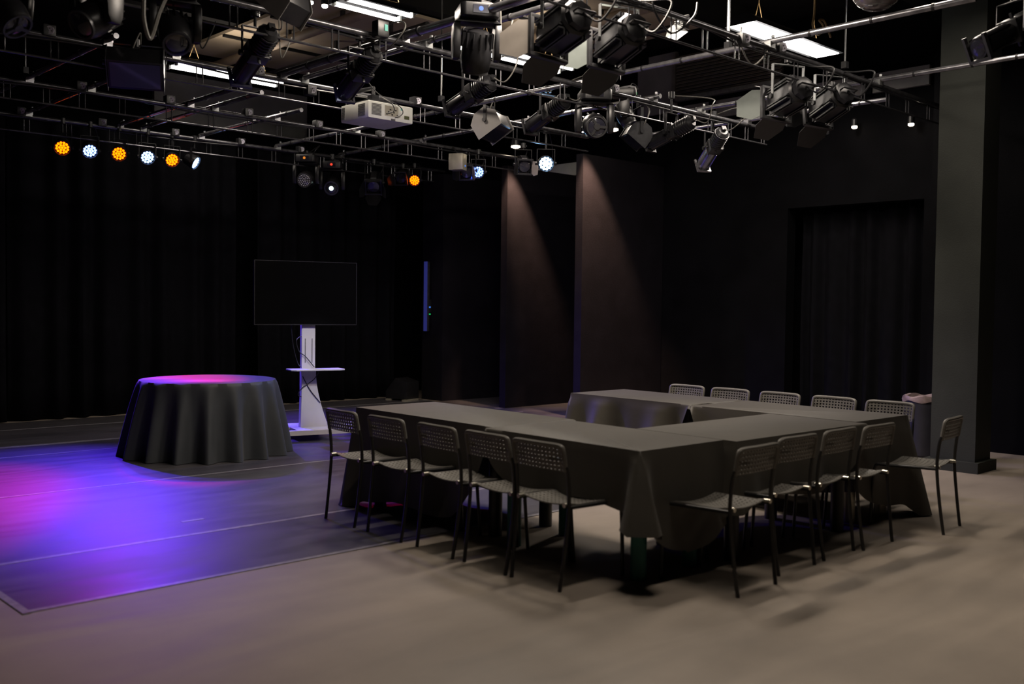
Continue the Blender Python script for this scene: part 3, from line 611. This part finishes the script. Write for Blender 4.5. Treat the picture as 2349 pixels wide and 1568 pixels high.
a = atz(1152, 90, SZ); strip(a.x - 0.1, a.x + 1.5, 8.35, 8.65, SZ, 'strip light mostly hidden behind the large spotlights at top centre', power=55)
a, b_ = atz(1690, 60, SZ), atz(1900, 128, SZ); strip(a.x, b_.x, 5.72, 6.0, SZ, 'bright strip light on the upper right, crossed by a pipe', diff=True, power=60)
a, b_ = atz(385, 155, SZ), atz(645, 192, SZ); strip(a.x, b_.x, 11.65, 11.9, SZ, 'long strip light behind the bar at upper left', power=14)
strip(4.7, 6.2, 4.75, 5.05, SZ, 'strip light over the middle of the table horseshoe', power=190)
strip(3.3, 4.8, 2.75, 3.05, SZ, 'strip light over the near corner of the tables', power=34)
strip(7.3, 8.8, 3.4, 3.7, SZ, 'strip light over the right end of the tables', power=22)
# pale cord loops hanging by the right strip light
p = atz(1868, 60, 4.45); t = tag(obj('power_cord', MB().tube(catmull([p + V((0, 0, 0.9)), p + V((0, 0, 0.2)), p + V((0.02, 0.03, 0.02)), p + V((0.12, 0.02, -0.06)), p + V((0.18, 0, 0.03)), p + V((0.1, 0, 0.08)), p + V((0.2, 0, 0.09)), p + V((0.34, 0, -0.05))], 8), 0.012, 8), 'tan_cord'), 'pale looped power cord hanging over the right strip light', 'cord')
# lit work lamp and small bare lamps
c = aty(1545, 62, 4.62); t = thing('work_lamp', 'small lit work lamp with a square reflector clamped to the upper right bar', 'work lamp', c)
b = MB(); fmw = frame((0.1, -0.35, -0.9)) @ Matrix.Rotation(0.3, 4, 'X')
b.add([(0.0, -0.03, -0.03), (0.0, 0.03, -0.03), (0.0, 0.03, 0.03), (0.0, -0.03, 0.03), (0.07, -0.07, -0.06), (0.07, 0.07, -0.06), (0.07, 0.07, 0.06), (0.07, -0.07, 0.06)],
      [(0, 1, 2, 3), (0, 1, 5, 4), (1, 2, 6, 5), (2, 3, 7, 6), (3, 0, 4, 7)]); obj('reflector', b, 'silver', t, fmw)
obj('lit_panel', MB().box((0.066, -0.064, -0.054), (0.07, 0.064, 0.054)), 'workglow', t, fmw)
b = MB()
for k in range(5): b.box((0.06, -0.04, 0.0 + k * 0.014), (0.14, 0.04, 0.006 + k * 0.014))
obj('heat_sink', b, 'silver', t); obj('clamp_arm', MB().tube([(0.05, 0, 0.04), (0.12, 0, 0.1), (0.18, 0, 0.12)], 0.01, 8), 'silver', t)
def bare(px, py, Y, label, r=0.04, m='warmglow', X=None):
    c = aty(px, py, Y) if X is None else atx(px, py, X); t = thing('spot_lamp', label, 'lamp', c, 0, 'small lit spot lamps')
    obj('lamp_glass', MB().lathe([(-0.01, r * 0.6), (0, r), (0.015, r), (0.03, r * 0.7)], 14, 'z'), m, t)
    obj('lamp_can', MB().lathe([(0.02, r * 1.15), (0.1, r * 1.1), (0.12, r * 0.5)], 14, 'z'), 'fixture', t)
    return c
c1 = bare(1183, 338, 10.4, 'small warm lamp above the middle partition', 0.065); c2 = bare(1408, 299, 8.85, 'small warm lamp above the near partition', 0.06)
bare(1960, 293, 6.2, 'small lit lamp high on the right wall, left of the column', 0.035, X=11.55); bare(2090, 287, 5.4, 'small lit lamp beside the column top', 0.035, X=11.55)
bare(712, 8, 8.4, 'tiny lit lamp at the top edge, left one of two', 0.03, 'workglow'); bare(745, 16, 8.4, 'tiny lit lamp at the top edge, right one of two', 0.03, 'workglow')
def warm(c, aim, pw, size=40, blend=0.5):
    L = bpy.data.lights.new('partition_spot', 'SPOT'); L.energy = pw; L.color = (1, 0.62, 0.4); L.spot_size = math.radians(size); L.spot_blend = blend; L.shadow_soft_size = 0.03
    lo = bpy.data.objects.new('partition_spot', L); C.objects.link(lo); lo.location = c; lo.rotation_euler = (V(aim) - V(c)).to_track_quat('-Z', 'Y').to_euler()
warm((9.95, 10.42, 4.0), (10.32, 10.72, 2.2), 1150, 40, 0.7); warm((9.8, 8.82, 4.05), (10.28, 9.12, 2.2), 1150, 40, 0.7)
# glass dome lamp at the top edge
c = atz(2012, -28, 3.95); t = thing('dome_lamp', 'round ribbed glass lamp cut by the top edge at right', 'lamp', c)
b = MB(); b.lathe([(-0.17, 0.02), (-0.16, 0.08), (-0.12, 0.14), (-0.05, 0.19), (0.03, 0.21)], 28, 'z'); obj('glass_bowl', b, 'dome', t)
b = MB()
for k in range(8): b.lathe([(-0.15 + k * 0.02, [0.1, 0.125, 0.148, 0.165, 0.18, 0.192, 0.2, 0.208][k]), (-0.146 + k * 0.02, [0.103, 0.128, 0.15, 0.167, 0.182, 0.194, 0.202, 0.21][k])], 28, 'z', cap=False)
obj('glass_rib', b, 'silver', t); obj('lamp_body', MB().lathe([(0.03, 0.215), (0.1, 0.2), (0.2, 0.08), (0.25, 0.05)], 24, 'z'), 'fixture', t)
obj('hanging_stem', MB().tube([(0, 0, 0.2), (0, 0, CZ - c.z)], 0.012, 8), 'fixture', t)
# loose cables looping along the bars
cb_ = [((330, 45), (365, 30), 6.4, 'grey ribbed cable bundle beside the upper left moving head', 'grey_cable', 0.014), ((1500, 20), (1590, 40), 4.5, 'black cable looping under the right bar beside the work lamp', 'rubber', 0.008),
       ((1700, 105), (1765, 112), 4.6, 'pale cable loops under the right strip light', 'grey_cable', 0.007), ((640, 45), (655, 120), 6.6, 'long thin cable hanging beside the upper left profile spotlight', 'grey_cable', 0.005),
       ((1148, 20), (1165, 78), 5.6, 'pale cable dangling by the pale barn door', 'grey_cable', 0.007), ((450, 40), (480, 85), 6.7, 'thin cable hanging in front of the beige lit ceiling patch', 'rubber', 0.005)]
for i, (a, b2, Y, l, m_, r) in enumerate(cb_):
    A_, B_ = aty(*a, Y), aty(*b2, Y); mid = (A_ + B_) / 2
    tag(obj('hanging_cable', MB().tube(catmull([A_ + V((0, 0, 0.15)), A_, mid + V((0, 0.02, -0.14)), B_, B_ + V((0.05, 0, 0.12))], 8), r, 6), m_), l, 'cable', 'loose cables on the grid')
# ------------------------------------------------------------------ chairs
def perf(nx, ny, fn, th, hole=0.55, skipedge=0.0):
    vs = []; fs = []
    def P(u, v, s):
        p = V(fn(u, v)); e = 1e-3
        nrm = (V(fn(u + e, v)) - p).cross(V(fn(u, v + e)) - p).normalized()
        return p + nrm * (th * s)
    for i in range(nx):
        for j in range(ny):
            u0, u1, v0, v1 = i / nx, (i + 1) / nx, j / ny, (j + 1) / ny
            hu, hv = (u1 - u0) * (1 - hole) / 2, (v1 - v0) * (1 - hole) / 2
            o = len(vs)
            q = [(u0, v0), (u1, v0), (u1, v1), (u0, v1), (u0 + hu, v0 + hv), (u1 - hu, v0 + hv), (u1 - hu, v1 - hv), (u0 + hu, v1 - hv)]
            for s in (0.5, -0.5): vs += [P(a, b, s) for a, b in q]
            for k in range(4):
                k2 = (k + 1) % 4
                fs.append((o + k, o + k2, o + 4 + k2, o + 4 + k)); fs.append((o + 8 + k, o + 12 + k, o + 12 + k2, o + 8 + k2)); fs.append((o + 4 + k, o + 4 + k2, o + 12 + k2, o + 12 + k))
            for k, cond in ((0, j == 0), (1, i == nx - 1), (2, j == ny - 1), (3, i == 0)):
                if cond: k2 = (k + 1) % 4; fs.append((o + k, o + 8 + k, o + 8 + k2, o + k2))
    b = MB(); b.add(vs, fs); return b
def seat_fn(u, v):
    x = -0.19 + 0.39 * u; y = -0.195 + 0.39 * v; w = (2 * v - 1)
    z = 0.448 - 0.022 * (1 - w * w) - 0.025 * max(0, u - 0.85) / 0.15 + 0.012 * max(0, 0.15 - u) / 0.15
    return (x, y, z)
def back_fn(u, v):
    w = 2 * u - 1; y = 0.192 * w; z = 0.635 + 0.135 * v - 0.006 * abs(w) ** 6 * (1 if v > .5 else 0); x = -0.232 - 0.022 * (v) - 0.014 * (1 - w * w)
    return (x, y, z)
def make_chair():
    t = thing('perforated_chair', '', 'chair')
    obj('seat', perf(13, 13, seat_fn, 0.006, 0.32), 'chair', t)
    b = perf(14, 6, back_fn, 0.006, 0.52)
    # solid rolled rim over the top and sides of the back panel
    pts = [back_fn(0, 0), back_fn(0, 0.45)] + [(V(back_fn(0.0, 0.92)) + V((0, 0.004, 0)))[:], back_fn(0.04, 1.0)] + [back_fn(k / 10, 1.02) for k in range(1, 10)] + [back_fn(0.96, 1.0), back_fn(1.0, 0.92), back_fn(1, 0.45), back_fn(1, 0)]
    b.tube(catmull(pts, 3), 0.013, 8)
    obj('backrest', b, 'chair', t)
    for s in (-1, 1):
        rl = [(-0.262, s * 0.188, 0.0), (-0.235, s * 0.196, 0.2), (-0.212, s * 0.2, 0.44), (-0.222, s * 0.2, 0.6), (-0.236, s * 0.196, 0.66)]
        obj('leg', MB().tube(catmull(rl, 5), 0.011, 8), 'tube', t)
        fl = [(0.235, s * 0.19, 0.0), (0.222, s * 0.196, 0.2), (0.205, s * 0.2, 0.4), (0.185, s * 0.2, 0.432)]
        obj('leg', MB().tube(catmull(fl, 5), 0.011, 8), 'tube', t)
        obj('seat_rail', MB().tube([(0.19, s * 0.2, 0.432), (-0.205, s * 0.2, 0.44)], 0.010, 8), 'tube', t)
        obj('end_cap', MB().lathe([(-0.215 - 0.012, 0.013), (-0.19, 0.013)], 10, 'x', T((0, s * 0.178, 0.452))), 'cap', t, label='shiny end cap at the rear corner of the seat')
    return t
ch0 = make_chair(); first = [True]
def place(x, y, rz, label, group):
    c = ch0 if first[0] else copy_tree(ch0); first[0] = False
    c.location = (x, y, 0); c.rotation_euler = (0, 0, rz); c['label'] = label; c['group'] = group
G1, G2, G3 = 'chairs along the left table row', 'chairs along the near right table', 'chairs along the far table row'
yo = [5.72, 5.20, 4.655, 4.19, 3.775]; ord_ = ['farthest left', 'second from the left', 'middle', 'fourth from the left', 'rightmost']
for i, y in enumerate(yo):
    place(3.83 - 0.012 * i + 0.262, y, -0.05 + 0.03 * math.sin(i * 2), '%s of the five perforated chairs seen from behind along the left table' % ord_[i], G1)
xr = [4.585, 5.135, 5.63, 6.065]; o2 = ['nearest chair', 'second chair from the near end', 'third chair from the near end', 'fourth chair from the near end']
for i, x in enumerate(xr):
    place(x, (2.91, 2.99, 3.0, 2.96)[i] + 0.262, PI / 2 + 0.03 * math.sin(i * 3 + 1), '%s along the right side of the tables, seen from behind' % o2[i], G2)
place(6.86, 3.1, PI / 2 + 0.12, 'chair standing apart at the far right corner, beside the column', G2)
yf = [5.67, 5.18, 4.68, 4.165, 3.67]; o3 = ['leftmost', 'second from the left', 'middle', 'fourth from the left', 'rightmost']
for i, y in enumerate(yf):
    place(7.42, y, PI + 0.03 * math.sin(i * 2), '%s of the five pale chair backs showing behind the far table' % o3[i], G3)
# ------------------------------------------------------------------ tables and cloths
def cloth(L, Wd, Hh, drops, label, seed=0, cone=(0.1, 0.1, 0.1, 0.1), waves=0.02, mname='cloth', flare=0.03):
    """drops: (-x, +x, -y, +y) lengths"""
    rnd = random.Random(seed); ph = [rnd.uniform(0, 6.28) for _ in range(6)]
    cn_max = max(cone) > 0.125; cor = [(L / 2, Wd / 2), (-L / 2, Wd / 2), (-L / 2, -Wd / 2), (L / 2, -Wd / 2)]
    dd = [drops[3], drops[0], drops[2], drops[1]]  # side after corner k: +y, -x, -y, +x
    seq = []
    for k in range(4):
        a = V(cor[k]); b = V(cor[(k + 1) % 4]); side = dd[k]; nrm = V([(0, 1), (-1, 0), (0, -1), (1, 0)][k]); n = max(24, int((b - a).length / 0.02)); nxt = dd[(k + 1) % 4]
        for i in range(n): seq.append((a.lerp(b, i / n) , nrm, side, min(i / n, 1 - i / n) * (b - a).length, i / n, k))
        nn = V([(0, 1), (-1, 0), (0, -1), (1, 0)][(k + 1) % 4])
        for i in range(7):
            f = i / 6; seq.append((b.copy(), (nrm * (1 - f) + nn * f).normalized(), side * (1 - f) + nxt * f, 0.0, f, 10 + (k + 1) % 4))
    N = len(seq); K = 16; vs = []; fs = []
    for kk in range(K + 1):
        t = kk / K
        for i, (p, nrm, dr, de, f, kd) in enumerate(seq):
            if kd < 10: oth = dd[(kd + 1) % 4] if f > 0.5 else dd[(kd - 1) % 4]; dr = dr + (min(dr, oth) - dr) * math.exp(-de / 0.16)
            else: dr = min(dd[(kd - 11) % 4], dd[(kd - 10) % 4])
            ce = math.exp(-(de / (0.05 if cn_max else 0.11)) ** 2); cn = cone[(kd - 10) if kd >= 10 else (kd if f < 0.5 else (kd + 1) % 4)]
            s_ = i * 0.06
            wv = waves * (math.sin(p.x * 9 + p.y * 11 + ph[0]) + 0.6 * math.sin(p.x * 17 - p.y * 19 + ph[1]) + 0.7) * t ** 1.1
            off = 0.004 + flare * t + wv * (1 - ce) + cn * ce * t
            if t < 0.08: off = 0.004 * (kk)
            cz = Hh - dr * t * (1 + 0.22 * ce * (1 if cn > 0 else 0)) + (0.03 * math.sin(p.x * 5 + p.y * 6 + ph[2]) * t) * min(1.0, max(0.0, dr - 0.05) / 0.3)
            q = p + nrm * off
            if kd >= 10 and cn > 0.1:   # the hanging corner folds flat into a wedge
                n0 = V([(0, 1), (-1, 0), (0, -1), (1, 0)][(kd - 11) % 4]); n1 = V([(0, 1), (-1, 0), (0, -1), (1, 0)][(kd - 10) % 4]); bi = (n0 + n1).normalized(); tg = (n1 - n0).normalized()
                q = p + bi * (0.006 + 0.17 * t) + tg * ((f - 0.5) * 0.16 * t)
            vs.append((q.x, q.y, max(0.008, cz)))
    for kk in range(K):
        for i in range(N): j = (i + 1) % N; fs.append((kk * N + i, (kk + 1) * N + i, (kk + 1) * N + j, kk * N + j))
    c0 = len(vs); G = 14
    fs.append(tuple(range(N)))
    me = MB().add(vs, fs).mesh('tablecloth'); me.set_sharp_from_angle(angle=math.radians(75))
    return tag(obj('tablecloth', me, mname), label, 'tablecloth', 'dark linen cloths on the conference tables')
def table(cx, cy, L, Wd, rz, label, legm, Hh=0.725, legs=((1, 1), (1, -1), (-1, 1), (-1, -1)), r=0.045):
    t = thing('folding_table', label, 'table', (cx, cy, 0), rz, 'conference tables in a U')
    obj('tabletop', MB().box((-L / 2 + 0.01, -Wd / 2 + 0.01, Hh - 0.03), (L / 2 - 0.01, Wd / 2 - 0.01, Hh)), 'wood', t)
    for sx, sy in legs: obj('leg', MB().lathe([(0, r), (Hh - 0.031, r)], 16, 'z', T((sx * (L / 2 - 0.14), sy * (Wd / 2 - 0.12), 0))), legm, t)
    return t
TH = 0.735
tabs = [ # cx, cy, L(x), W(y), rz, drops(-x,+x,-y,+y), names
    (4.64, 5.42, 0.74, 1.55, -0.02, (0.66, 0.6, 0.02, 0.6), 'left table, its far end toward the screen stand', 'cloth on the left table nearest the screen stand', 'black', (0.1, 0.1, 0, 0), 0.0),
    (4.525, 3.98, 0.74, 1.26, -0.02, (0.33, 0.5, 0.64, 0.1), 'corner table nearest the camera on teal legs', 'cloth on the near corner table with a folded hanging corner', 'teal', (0, 0, 0.13, 0), 0.004),
    (5.66, 3.63, 1.5, 0.76, -0.02, (0.5, 0.03, 0.36, 0.65), 'middle table along the right side', 'cloth on the middle table along the right side, hanging in short folds', 'black', (0, 0, 0.03, 0), 0.002),
    (6.83, 4.02, 0.74, 1.4, -0.02, (0.5, 0.6, 0.6, 0.03), 'far table at the right end beside the column', 'cloth on the far table at the right end', 'palemetal', (0, 0, 0.0, 0.12), 0.0),
    (6.86, 5.42, 0.72, 1.32, -0.02, (0.5, 0.6, 0.03, 0.6), 'far table at the left end', 'wrinkled cloth on the far table at its left end', 'black', (0.05, 0.1, 0, 0), 0.002)]
for i, (cx, cy, L, Wd, rz, dr, ln, lc, lm, cone, dz) in enumerate(tabs):
    table(cx, cy, L, Wd, rz, ln, lm)
    c = cloth(L, Wd, TH + dz, dr, lc, seed=i, cone=cone, waves=0.075 if i == 4 else (0.012 if i == 1 else 0.016), flare=0.025); c.location = (cx, cy, 0); c.rotation_euler = (0, 0, rz)
# round table
rc = atz(478, 869, 0.742); RX, RY = rc.x, rc.y
t = thing('round_table', 'round banquet table hidden under a long dark cloth', 'table', (RX, RY, 0))
obj('tabletop', MB().lathe([(0.70, 0.645), (0.73, 0.645)], 48, 'z'), 'wood', t)
obj('pedestal', MB().lathe([(0.03, 0.05), (0.70, 0.05)], 16, 'z'), 'black', t)
for k in range(4): obj('foot', MB().box((0.04, -0.03, 0.0), (0.4, 0.03, 0.035), Matrix.Rotation(k * PI / 2, 4, 'Z')), 'black', t)
N = 288; K = 22; vs = []; fs = []
rnd = random.Random(11); fold = [(rnd.uniform(0.7, 1.3), rnd.uniform(-0.3, 0.3)) for _ in range(17)]
for kk in range(K + 1):
    tt = kk / K
    for i in range(N):
        a = 2 * PI * i / N; q = a / (2 * PI) * 17; k0 = int(q) % 17; fr = q - int(q)
        fa, fp = fold[k0]; nf = fold[(k0 + 1) % 17]; amp = fa * (1 - fr) + nf[0] * fr
        w = (0.5 - 0.5 * math.cos(2 * PI * (fr))) ** 1.4
        rr = 0.66 + 0.06 * tt + 0.16 * amp * w * tt ** 0.8 - 0.045 * tt
        z = 0.742 - 0.735 * tt if kk else 0.742
        if kk == 0: rr = 0.655
        vs.append((rr * math.cos(a), rr * math.sin(a), max(z, 0.006)))
for kk in range(K):
    for i in range(N): j = (i + 1) % N; fs.append((kk * N + i, kk * N + j, (kk + 1) * N + j, (kk + 1) * N + i))
fs.append(tuple(range(N)))
me = MB().add(vs, fs).mesh('tablecloth'); me.set_sharp_from_angle(angle=math.radians(75))
o = tag(obj('tablecloth', me, 'cloth2'), 'long dark cloth in deep folds on the round table, its top lit pink', 'tablecloth'); o.location = (RX, RY, 0)
# ------------------------------------------------------------------ screen on its stand
BX = atz(700, 985, 0.08); RZ = math.radians(-16)
t = thing('screen_stand', 'white wheeled screen stand with a small shelf, right of the round table', 'stand', (BX.x, BX.y, 0), RZ)
b = MB()
b.box((-0.52, -0.44, 0.075), (0.62, -0.36, 0.125)); b.box((-0.52, 0.22, 0.075), (0.62, 0.3, 0.125)); b.box((-0.52, -0.44, 0.075), (-0.44, 0.3, 0.125)); b.box((0.54, -0.44, 0.075), (0.62, 0.3, 0.125))
b.box((-0.2, -0.4, 0.1), (0.24, 0.24, 0.128)); b.box((0.24, -0.1, 0.1), (0.56, -0.02, 0.125)); b.box((-0.46, -0.1, 0.1), (-0.2, -0.02, 0.125))
obj('base_frame', b, 'stand', t)
for x, y in ((-0.47, -0.4), (0.57, -0.4), (-0.47, 0.26), (0.57, 0.26)):
    c = obj('caster', MB().lathe([(-0.02, 0.034), (0.02, 0.034)], 16, 'y', T((x, y, 0.034))), 'rubber', t)
    obj('caster_fork', MB().box((x - 0.02, y - 0.028, 0.04), (x + 0.02, y + 0.028, 0.076)), 'palemetal', c)
def colp(z):  # right edge flares toward the floor
    f = max(0.0, (0.72 - z) / 0.6); return 0.075 + 0.15 * f ** 1.6
poly = [(-0.09 - 0.03 * max(0, (0.5 - z)) , z) for z in (0.125, 0.3, 0.5, 0.76)] + [(colp(z), z) for z in (0.76, 0.7, 0.6, 0.5, 0.4, 0.3, 0.2, 0.125)]
obj('pedestal', MB().prism(poly, -0.17, -0.08, 'y').mesh('pedestal', bevel=0.008), 'stand', t)
b = MB().box((-0.085, -0.15, 0.74), (0.07, -0.08, 1.42)); obj('upright', b.mesh('upright', bevel=0.008), 'stand', t, label='pale grey upper post with slots')
b = MB().box((-0.05, -0.154, 0.85), (-0.042, -0.149, 1.12)); b.box((0.028, -0.154, 0.85), (0.036, -0.149, 1.12)); obj('cable_slot', b, 'vent', t)
b = MB().prism([(-0.25, 0.0), (0.36, 0.0), (0.36, -0.22), (0.3, -0.27), (-0.2, -0.27), (-0.25, -0.22)], 0.775, 0.79, 'z'); obj('shelf', b.mesh('shelf', bevel=0.004), 'stand', t, T((-0.0, -0.1, -0.005)))
obj('screen_bracket', MB().box((-0.2, -0.15, 1.4), (0.2, -0.1, 1.75)), 'fixture', t)
for pts in ([(-0.2, -0.13, 1.3), (-0.18, -0.14, 1.05), (-0.13, -0.15, 0.85), (-0.09, -0.16, 0.8)], [(-0.09, -0.16, 1.15), (-0.15, -0.17, 1.1), (-0.12, -0.17, 0.98), (-0.05, -0.18, 0.92), (0.05, -0.18, 0.8)],
            [(-0.08, -0.175, 0.7), (0.0, -0.18, 0.55), (0.12, -0.18, 0.4)], [(0.1, -0.18, 0.74), (0.04, -0.185, 0.66), (-0.08, -0.185, 0.58), (-0.13, -0.17, 0.5), (-0.09, -0.16, 0.47)]):
    obj('cable', MB().tube(catmull(pts, 8), 0.005, 6), 'rubber', t)
sc = thing('flat_screen', 'large black flat screen television switched off on the white stand', 'television', (BX.x, BX.y, 0), RZ)
# screen panel in the plane just in front of the post
a1 = BX + Matrix.Rotation(RZ, 3, 'Z') @ V((0, -0.2, 0)); nrm = Matrix.Rotation(RZ, 3, 'Z') @ V((0, -1, 0))
def onplane(px, py):
    d = ray(px, py); o_ = V((0, 0, HC)); return sc.matrix_basis.inverted() @ (o_ + d * ((a1 - o_).dot(nrm) / d.dot(nrm)))
bpy.context.view_layer.update()
w0, w1 = onplane(583, 670).x, onplane(818, 670).x; z0, z1 = onplane(700, 745).z, onplane(700, 599).z
obj('screen_case', MB().box((w0, -0.2, z0), (w1, -0.15, z1)).mesh('screen_case', bevel=0.004), 'fixture', sc)
obj('screen_panel', MB().box((w0 + 0.008, -0.2035, z0 + 0.012), (w1 - 0.008, -0.2005, z1 - 0.008)), 'screen', sc)
b = MB(); b.box((w0, -0.206, z1 - 0.006), (w1, -0.2, z1)); b.box((w0, -0.206, z0), (w0 + 0.006, -0.2, z1)); b.box((w1 - 0.006, -0.206, z0), (w1, -0.2, z1)); b.box((w0, -0.206, z0), (w1, -0.2, z0 + 0.006))
obj('bezel', b, 'bezel', sc)
# screen seen edge-on on the far partition
t = thing('wall_screen', 'thin screen seen edge-on, fixed to the far partition', 'television', (9.98, 12.4, 1.1))
obj('screen_case', MB().box((-0.1, -0.03, 0), (-0.05, 0.05, 1.1)).mesh('screen_case', bevel=0.004), 'finshed', t)
obj('panel_edge', MB().box((-0.104, -0.034, 0.0), (-0.1, 0.05, 1.1)), 'bluestrip', t)
obj('wall_bracket', MB().box((-0.05, -0.01, 0.3), (0.005, 0.03, 0.5)), 'fixture', t)
obj('status_light', MB().cbox((-0.045, -0.036, 0.38), (0.02, 0.01, 0.02)), 'bluedisp', t); obj('status_light', MB().cbox((-0.045, -0.036, 0.27), (0.02, 0.01, 0.015)), 'greenled', t)
# floor monitor wedge by the curtain
p = atz(965, 915); t = thing('floor_monitor', 'dark wedge speaker on the floor by the far partition', 'speaker', (9.62, 12.65, 0.0), 0.3)
obj('cabinet', MB().prism([(-0.2, 0.03), (0.2, 0.03), (0.2, 0.15), (0.02, 0.36), (-0.2, 0.3)], -0.17, 0.17, 'x').mesh('cabinet', bevel=0.008), 'fixture', t)
obj('foot_rail', MB().box((-0.24, -0.24, 0.0), (0.1, -0.16, 0.03)), 'palemetal', t); obj('foot_rail', MB().box((-0.2, 0.1, 0.0), (0.2, 0.18, 0.03)), 'palemetal', t)
# waste bin by the column
p = atz(2107, 905, 0.74); t = thing('waste_bin', 'dark waste bin with a pale bag folded over its rim, left of the column', 'bin', (10.2, 4.53, 0))
obj('bin_body', MB().lathe([(0.0, 0.13), (0.02, 0.15), (0.6, 0.19), (0.61, 0.18), (0.05, 0.13)], 24, 'z', cap=True), 'bin', t)
b = MB(); vs = []; fs = []
for k, (z, r) in enumerate(((0.575, 0.2), (0.6, 0.205), (0.63, 0.2), (0.635, 0.175), (0.57, 0.165))):
    for i in range(36): a = 2 * PI * i / 36; rr = r * (1 + 0.03 * math.sin(a * 7 + k)); vs.append((rr * math.cos(a), rr * math.sin(a), z + 0.012 * math.sin(a * 5 + k)))
for k in range(4):
    for i in range(36): j = (i + 1) % 36; fs.append((k * 36 + i, k * 36 + j, (k + 1) * 36 + j, (k + 1) * 36 + i))
obj('bin_bag', MB().add(vs, fs), 'bag', t)
# ------------------------------------------------------------------ world, camera
w = bpy.data.worlds.new('World'); bpy.context.scene.world = w; w.use_nodes = True
w.node_tree.nodes['Background'].inputs[0].default_value = (0.5, 0.5, 0.6, 1); w.node_tree.nodes['Background'].inputs[1].default_value = 0.0015
cd = bpy.data.cameras.new('Camera'); cd.sensor_width = 36; cd.sensor_fit = 'HORIZONTAL'; cd.lens = 35.0; cd.clip_end = 100
cd.dof.use_dof = True; cd.dof.focus_distance = 10.0; cd.dof.aperture_fstop = 1.6
co = bpy.data.objects.new('Camera', cd); C.objects.link(co)
bk = -CF
co.matrix_world = Matrix(((CR.x, CU.x, bk.x, 0), (CR.y, CU.y, bk.y, 0), (CR.z, CU.z, bk.z, HC), (0, 0, 0, 1)))
S = bpy.context.scene; S.camera = co
S.view_settings.view_transform = 'Standard'; S.view_settings.look = 'None'; S.view_settings.exposure = 0.0; S.view_settings.gamma = 1; S.view_settings.use_curve_mapping = False
S.cycles.use_denoising = True; S.cycles.max_bounces = 6; S.cycles.diffuse_bounces = 3; S.cycles.glossy_bounces = 3; S.cycles.sample_clamp_indirect = 4.0
